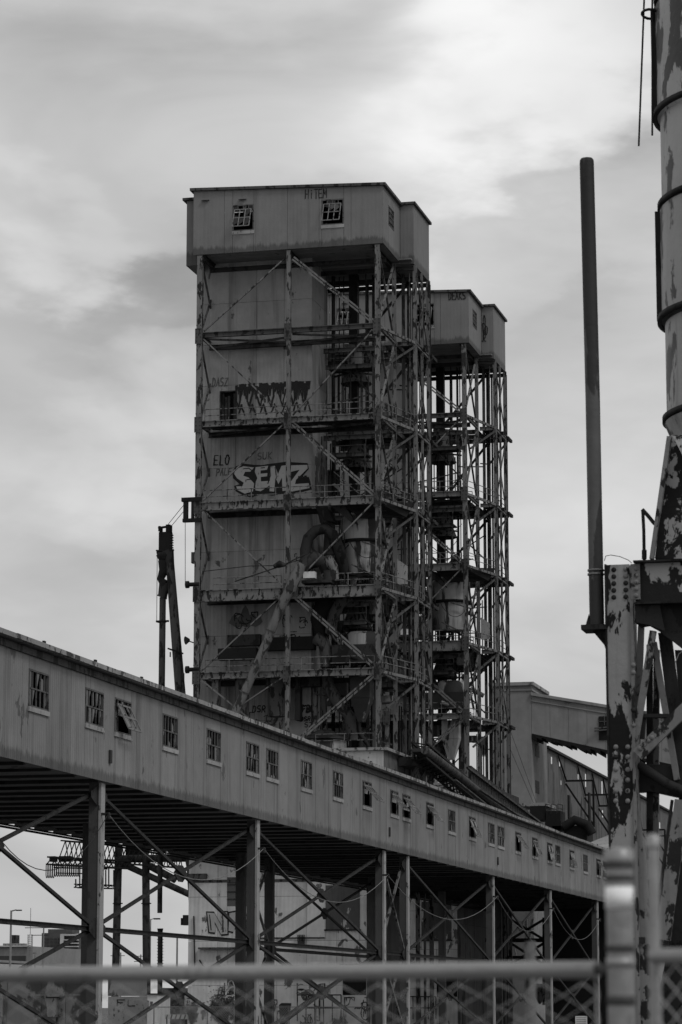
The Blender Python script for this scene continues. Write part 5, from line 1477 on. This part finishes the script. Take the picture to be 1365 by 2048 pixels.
# double-channel braces fanning down
for a, b, w_, mt, dy in (((1283, 1252), (1272, 1560), 12, 'near_grey', .2), ((1307, 1262), (1268, 1500), 13, 'near_grey', .05), ((1300, 1290), (1300, 1720), 12, 'near_dark', .5), ((1314, 1300), (1312, 1720), 12, 'near_grey', .6),
                          ((1308, 1285), (1355, 1560), 12, 'near_grey', .3), ((1330, 1265), (1372, 1600), 26, 'near_dark', .4), ((1276, 1510), (1392, 1398), 25, 'near_grey', -.10),
                          ((1364, 1600), (1328, 1880), 27, 'near_grey', .1), ((1345, 1600), (1308, 1880), 5, 'near_dark', .12), ((1330, 1880), (1280, 2120), 18, 'near_plate', .1), ((1278, 1700), (1306, 1960), 16, 'near_dark', .15)):
    MB().beam(Q(*a, dy), Q(*b, dy), w_ / 142 , .09, (0, 1, 0)).build('brace', mt, nf)
for px, py in ((1287, 1490), (1297, 1481), (1304, 1475), (1281, 1497)): rivet(px, py, -.15)
MB().beam(Q(1285, 1432, .2), Q(1385, 1432, .2), .15, .05).build('tie_bar', 'near_dark', nf)
MB().beam(Q(1288, 1436, .2), Q(1285, 1478, .2), .06, .1, (0, 1, 0)).build('tie_bar', 'near_dark', nf)
MB().prism([Q(1277, 1526, .3), Q(1330, 1530, .3), Q(1385, 1552, .3), Q(1385, 1600, .3), Q(1345, 1592, .3), Q(1300, 1582, .3), Q(1277, 1584, .3)], (0, .25, 0)).build('cross_girder', 'near_dark', nf)
MB().path([Q(1277, 1530, .2), Q(1300, 1545, .2), Q(1335, 1568, .2), Q(1385, 1590, .2)], .07, 8).build('sagging_pipe', 'near_dark', nf)
MB().prism([Q(1276, 1600, .05), Q(1290, 1700, .05), Q(1306, 1900, .05), Q(1300, 2200, .05), Q(1278, 2200, .05), Q(1274, 1700, .05)], (0, .03, 0)).build('base_gusset', 'near_grey', nf)
MB().box(Q(1278, 1880).x, Q(1290, 1880).x, nY - .02, nY + .04, Q(1310, 1886).z, Q(1310, 1874).z).build('gusset_slot', 'near_dark', nf)
MB().prism([Q(1350, 1300, .5), Q(1400, 1300, .5), Q(1400, 1540, .5), Q(1372, 1540, .5)], (0, .1, 0)).build('web_plate', 'near_dark', nf)
MB().prism([Q(1325, 1800, .6), Q(1400, 1650, .6), Q(1400, 2200, .6), Q(1315, 2200, .6)], (0, .1, 0)).build('base_web_plate', 'near_dark', nf)
# loose wire looping over the column head
tag(MB().path([Q(1209, 1122), Q(1212, 1112), Q(1222, 1110), Q(1240, 1113), Q(1257, 1120), Q(1264, 1126)], .006, 5).build('wire_loop', 'near_grey'), 'thin pale wire looping over the head of the riveted column', 'wire')
eb = thing('switch_box', 'small pale electrical switch box hung inside the riveted frame at the right edge', 'switch box', Q(1353, 1372, .3))
MB().box(Q(1346, 0).x, Q(1360, 0).x, nY + .2, nY + .3, Q(1310, 1372).z, Q(1310, 1350).z).build('box', 'near_plate', eb)
MB().box(Q(1347, 0).x, Q(1352, 0).x, nY + .22, nY + .3, Q(1310, 1345).z, Q(1310, 1338).z).box(Q(1355, 0).x, Q(1359, 0).x, nY + .22, nY + .3, Q(1310, 1345).z, Q(1310, 1338).z).build('terminals', 'sill', eb)
MB().path([Q(1352, 1338, .25), Q(1351, 1325, .25), Q(1358, 1308, .25), Q(1368, 1300, .25)], .007, 5).build('wire', 'sill', eb)
# hopper above the beam
hpn = thing('flaking_hopper', 'black flaking steel hopper standing on the top beam below the chute sections', 'hopper', (Q(1400, 1120).x, nY + 1.2, za))
MB().prism([Q(1310, 1117, .15), Q(1440, 1117, .15), Q(1440, 870, .15), Q(1343, 870, .15)], (0, 2.0, 0)).build('plate', 'near_cone', hpn)
MB().prism([Q(1299, 1117, 0), Q(1307, 1117, 0), Q(1343, 872, 0), Q(1334, 872, 0)], (0, .12, 0)).build('edge_angle', 'near_grey', hpn)
MB().prism([Q(1346, 872, -.05), Q(1400, 872, -.05), Q(1390, 960, -.05)], (0, .06, 0)).build('spray_lettering', 'near_plate', hpn)
rp = thing('bent_rail', 'short bent black handrail stub standing on the top beam', 'handrail', Q(1289, 1120, .2))
MB().path([Q(1289, 1120, .2), Q(1288, 1060, .2), Q(1286, 1021, .2)], .024, 8).build('post', 'near_dark', rp)
MB().path([Q(1285, 1019, .2), Q(1296, 1031, .2), Q(1310, 1048, .2)], .028, 8).build('top_rail', 'near_dark', rp)
MB().tube(Q(1289, 1118, .2), Q(1289, 1100, .2), .036, n=8).build('socket', 'near_dark', rp)
# chute of stacked cylinder sections
ch = thing('sectional_chute', 'tall white flanged cylinder chute running up the right edge of the picture', 'chute', (Q(1560, 850).x, nY + 2.6, za + 1.7))
def edge(px, py): return Q(px, py, 2.6)
rad = 1.72
secs = [(-260, 18, 1319, 'f'), (28, 245, 1317, 'f'), (252, 425, 1326, ''), (432, 650, 1326, 'f'), (658, 848, 1336, '')]
for y0, y1, px, fl in secs:
    p0, p1 = edge(px, y0), edge(px, y1); cx = p1.x + rad; cy = p1.y
    bdy = MB().lathe((cx, cy, 0), [(rad, p1.z), (rad, p0.z)], 72, cap=False).build('cylinder_section', 'near_cyl', ch)
    for zz in (p1.z,):
        MB().lathe((cx, cy, 0), [(rad + .005, zz + .05), (rad + .07, zz + .05), (rad + .07, zz - .03), (rad + .005, zz - .03)], 72, cap=False).build('flange_ring', 'near_dark', bdy)
    if fl:
        a_ = R(206); fx, fy = cx + rad * math.cos(a_), cy + rad * math.sin(a_)
        fx, fy = cx - rad * 1.0, cy - .25
        MB().box(fx - .055, fx + .02, fy - .03, fy + .03, p1.z, p0.z).build('seam_flange', 'near_dark', bdy)
p0 = edge(1336, 848); cx, cy = p0.x + rad, p0.y
MB().lathe((cx, cy, 0), [(rad * 1.02, p0.z - .05), (rad * .99, p0.z - .18), (rad * .72, p0.z - 1.15)], 72, cap=False).build('bottom_cone', 'near_cyl', ch)
ring = [Vector((edge(1319, 40).x - .10 + .13 * math.cos(t / 12 * 6.283), edge(1319, 40).y - .3 + .22 * math.sin(t / 12 * 6.283), edge(1319, 40).z)) for t in range(13)]
MB().path(ring, .022, 6).build('rope_ring', 'near_dark', ch)
for a, b, lb_ in (((1291, -60), (1278, 292), 'longer leaning black rod hanging through the ring beside the chute'), ((1305, -60), (1305, 271), 'shorter plumb black rod hanging beside the chute')):
    tag(MB().tube(Q(*a, 2.2), Q(*b, 2.2), .016, n=6).build('hanging_rod', 'near_dark'), lb_, 'rod', 'rods hanging beside the chute')
# vent pipe
vp = thing('vent_pipe', 'tall weathered vent pipe clamped to the riveted column on a bracket', 'pipe', Q(1194, 1252, .15))
r_p = 15 / 142
MB().path([Q(1174, 326, .15), Q(1186, 800, .15), Q(1194.5, 1250, .15)], r_p, 28).build('pipe', 'pipe', vp)
pt = Q(1174, 318, .15); MB().lathe((pt.x, pt.y, 0), [(r_p * 1.0, pt.z - .06), (r_p * .97, pt.z - .02), (r_p * .8, pt.z + .005), (.01, pt.z + .01)], 28).build('pipe_cap', 'pipe', vp)
for py in (1141, 1149):
    c_ = Q(1192, py, .15); MB().lathe((c_.x, c_.y, 0), [(r_p + .002, c_.z - .012), (r_p + .014, c_.z - .012), (r_p + .014, c_.z + .012), (r_p + .002, c_.z + .012)], 28, cap=False).tube((c_.x + r_p, c_.y, c_.z), (c_.x + r_p + .12, c_.y, c_.z), .012, n=6).build('clamp', 'near_grey', vp)
a = Q(1163, 1250, -.05); b = Q(1213, 1258, -.05)
MB().box(a.x, b.x, nY - .08, nY + .4, b.z, a.z).build('bracket_shelf', 'near_dark', vp)
MB().prism([Q(1183, 1259, .1), Q(1214, 1259, .1), Q(1214, 1306, .1), Q(1209, 1290, .1)], (0, .04, 0)).build('bracket_web', 'near_dark', vp)
MB().prism([Q(1172, 1249, .1), Q(1178, 1228, .1), Q(1182, 1249, .1)], (0, .03, 0)).build('bracket_web', 'near_dark', vp)

# ------------------------------------------------------------------ chain-link fence right in front of the camera
fe = thing('near_fence', 'blurred chain-link fence with a round top rail right across the bottom', 'fence', (0, 7, 0))
def ZR(px, zz, depth):   # point at height zz on the ray column of px at given forward distance
    d = Vector(ray(px, 2015)); d.z = 0; d.normalize(); return Vector((0, 0, zz)) + d * depth
rz = EYE + .0845
P0, P1 = ZR(-60, rz, 7.6), ZR(1196, rz, 6.55)
MB().tube(P0, P1, .020, n=20).build('top_rail', 'galv', fe)
dv = (P1 - P0); L_ = dv.length; dv.normalize()
nrm = Vector((-dv.y, dv.x, 0))
P2 = P1 + dv * .02
def post(p, r_, top, bands, name='post'):
    o = MB().tube((p.x, p.y, 0), (p.x, p.y, top), r_, n=24).lathe((p.x, p.y, 0), [(r_ + .004, top - .02), (r_ + .004, top + .004), (r_ * .9, top + .007), (.005, top + .010)], 24).build(name, 'galv', fe)
    for z_, h_, mt in bands:
        MB().lathe((p.x, p.y, 0), [(r_ + .0005, z_), (r_ + .0022, z_), (r_ + .0022, z_ + h_), (r_ + .001, z_ + h_)], 24, cap=False).build('tension_band', mt, o)
    return o
def zof(py, depth): return EYE + (2015 - py) / FPX * depth * 1.015
pp = ZR(1243, 0, 6.5)
post(pp, .030, zof(1716, 6.5), [(zof(1748, 6.5), .014, 'band_d'), (zof(1772, 6.5), .012, 'band_d'), (zof(1826, 6.5), zof(1784, 6.5) - zof(1826, 6.5), 'tape'), (zof(1909, 6.5), .016, 'band_d'), (zof(1938, 6.5), .020, 'galv'), (zof(2010, 6.5), .02, 'band_d')])
MB().tube(P1 + dv * .0, pp + Vector((0, 0, rz)), .012, n=10).build('rail_end_cup', 'band_d', fe)
pq = ZR(1312, 0, 6.3)
post(pq, .0135, zof(1690, 6.3), [(zof(1925, 6.3), .02, 'galv')], 'gate_post')
MB().tube(pq + Vector((0, 0, zof(1917, 6.3))), ZR(1440, zof(1917, 6.0), 6.0), .017, n=16).build('gate_rail', 'galv', fe)
p3 = ZR(1062, 0, 10.5)
MB().tube(p3, p3 + Vector((0, 0, zof(1888, 10.5))), .020, n=14).build('rear_post', 'near_grey', fe)
mb = MB(); wr = .0022; cell = .055; nx_ = int(L_ / cell) + 3; nz_ = 30
for i in range(nx_):
    s_ = -cell + i * cell
    pts = []
    for j in range(nz_ * 2 + 1):
        off = cell * .5 * (1 if (j + i) % 2 else -1)
        u_ = s_ + off + (cell * .5)
        pts.append(Vector((P0.x, P0.y, 0)) + dv * min(max(u_, 0), L_) + nrm * (.004 if j % 2 else -.004) + Vector((0, 0, rz - .03 - j * cell * .5)))
    mb.path(pts, wr, 4)
o = mb.build('chain_link_mesh', 'galv_d', fe); o['kind'] = 'stuff'
# gate mesh on the right
mb = MB(); G0 = pq; G1 = ZR(1440, 0, 6.0); gd = (G1 - G0); GL_ = gd.length; gd.normalize()
for i in range(int(GL_ / cell) + 2):
    pts = [G0 + gd * (i * cell + (cell if (j + i) % 2 else 0)) + Vector((0, 0, zof(1917, 6.3) - .02 - j * cell * .5)) for j in range(61)]
    mb.path(pts, wr, 4)
o = mb.build('chain_link_mesh', 'galv_d', fe); o['kind'] = 'stuff'

for o in bpy.data.objects:
    if 'tower_one_only' in o: del o['tower_one_only']
print('objects', len(bpy.data.objects))
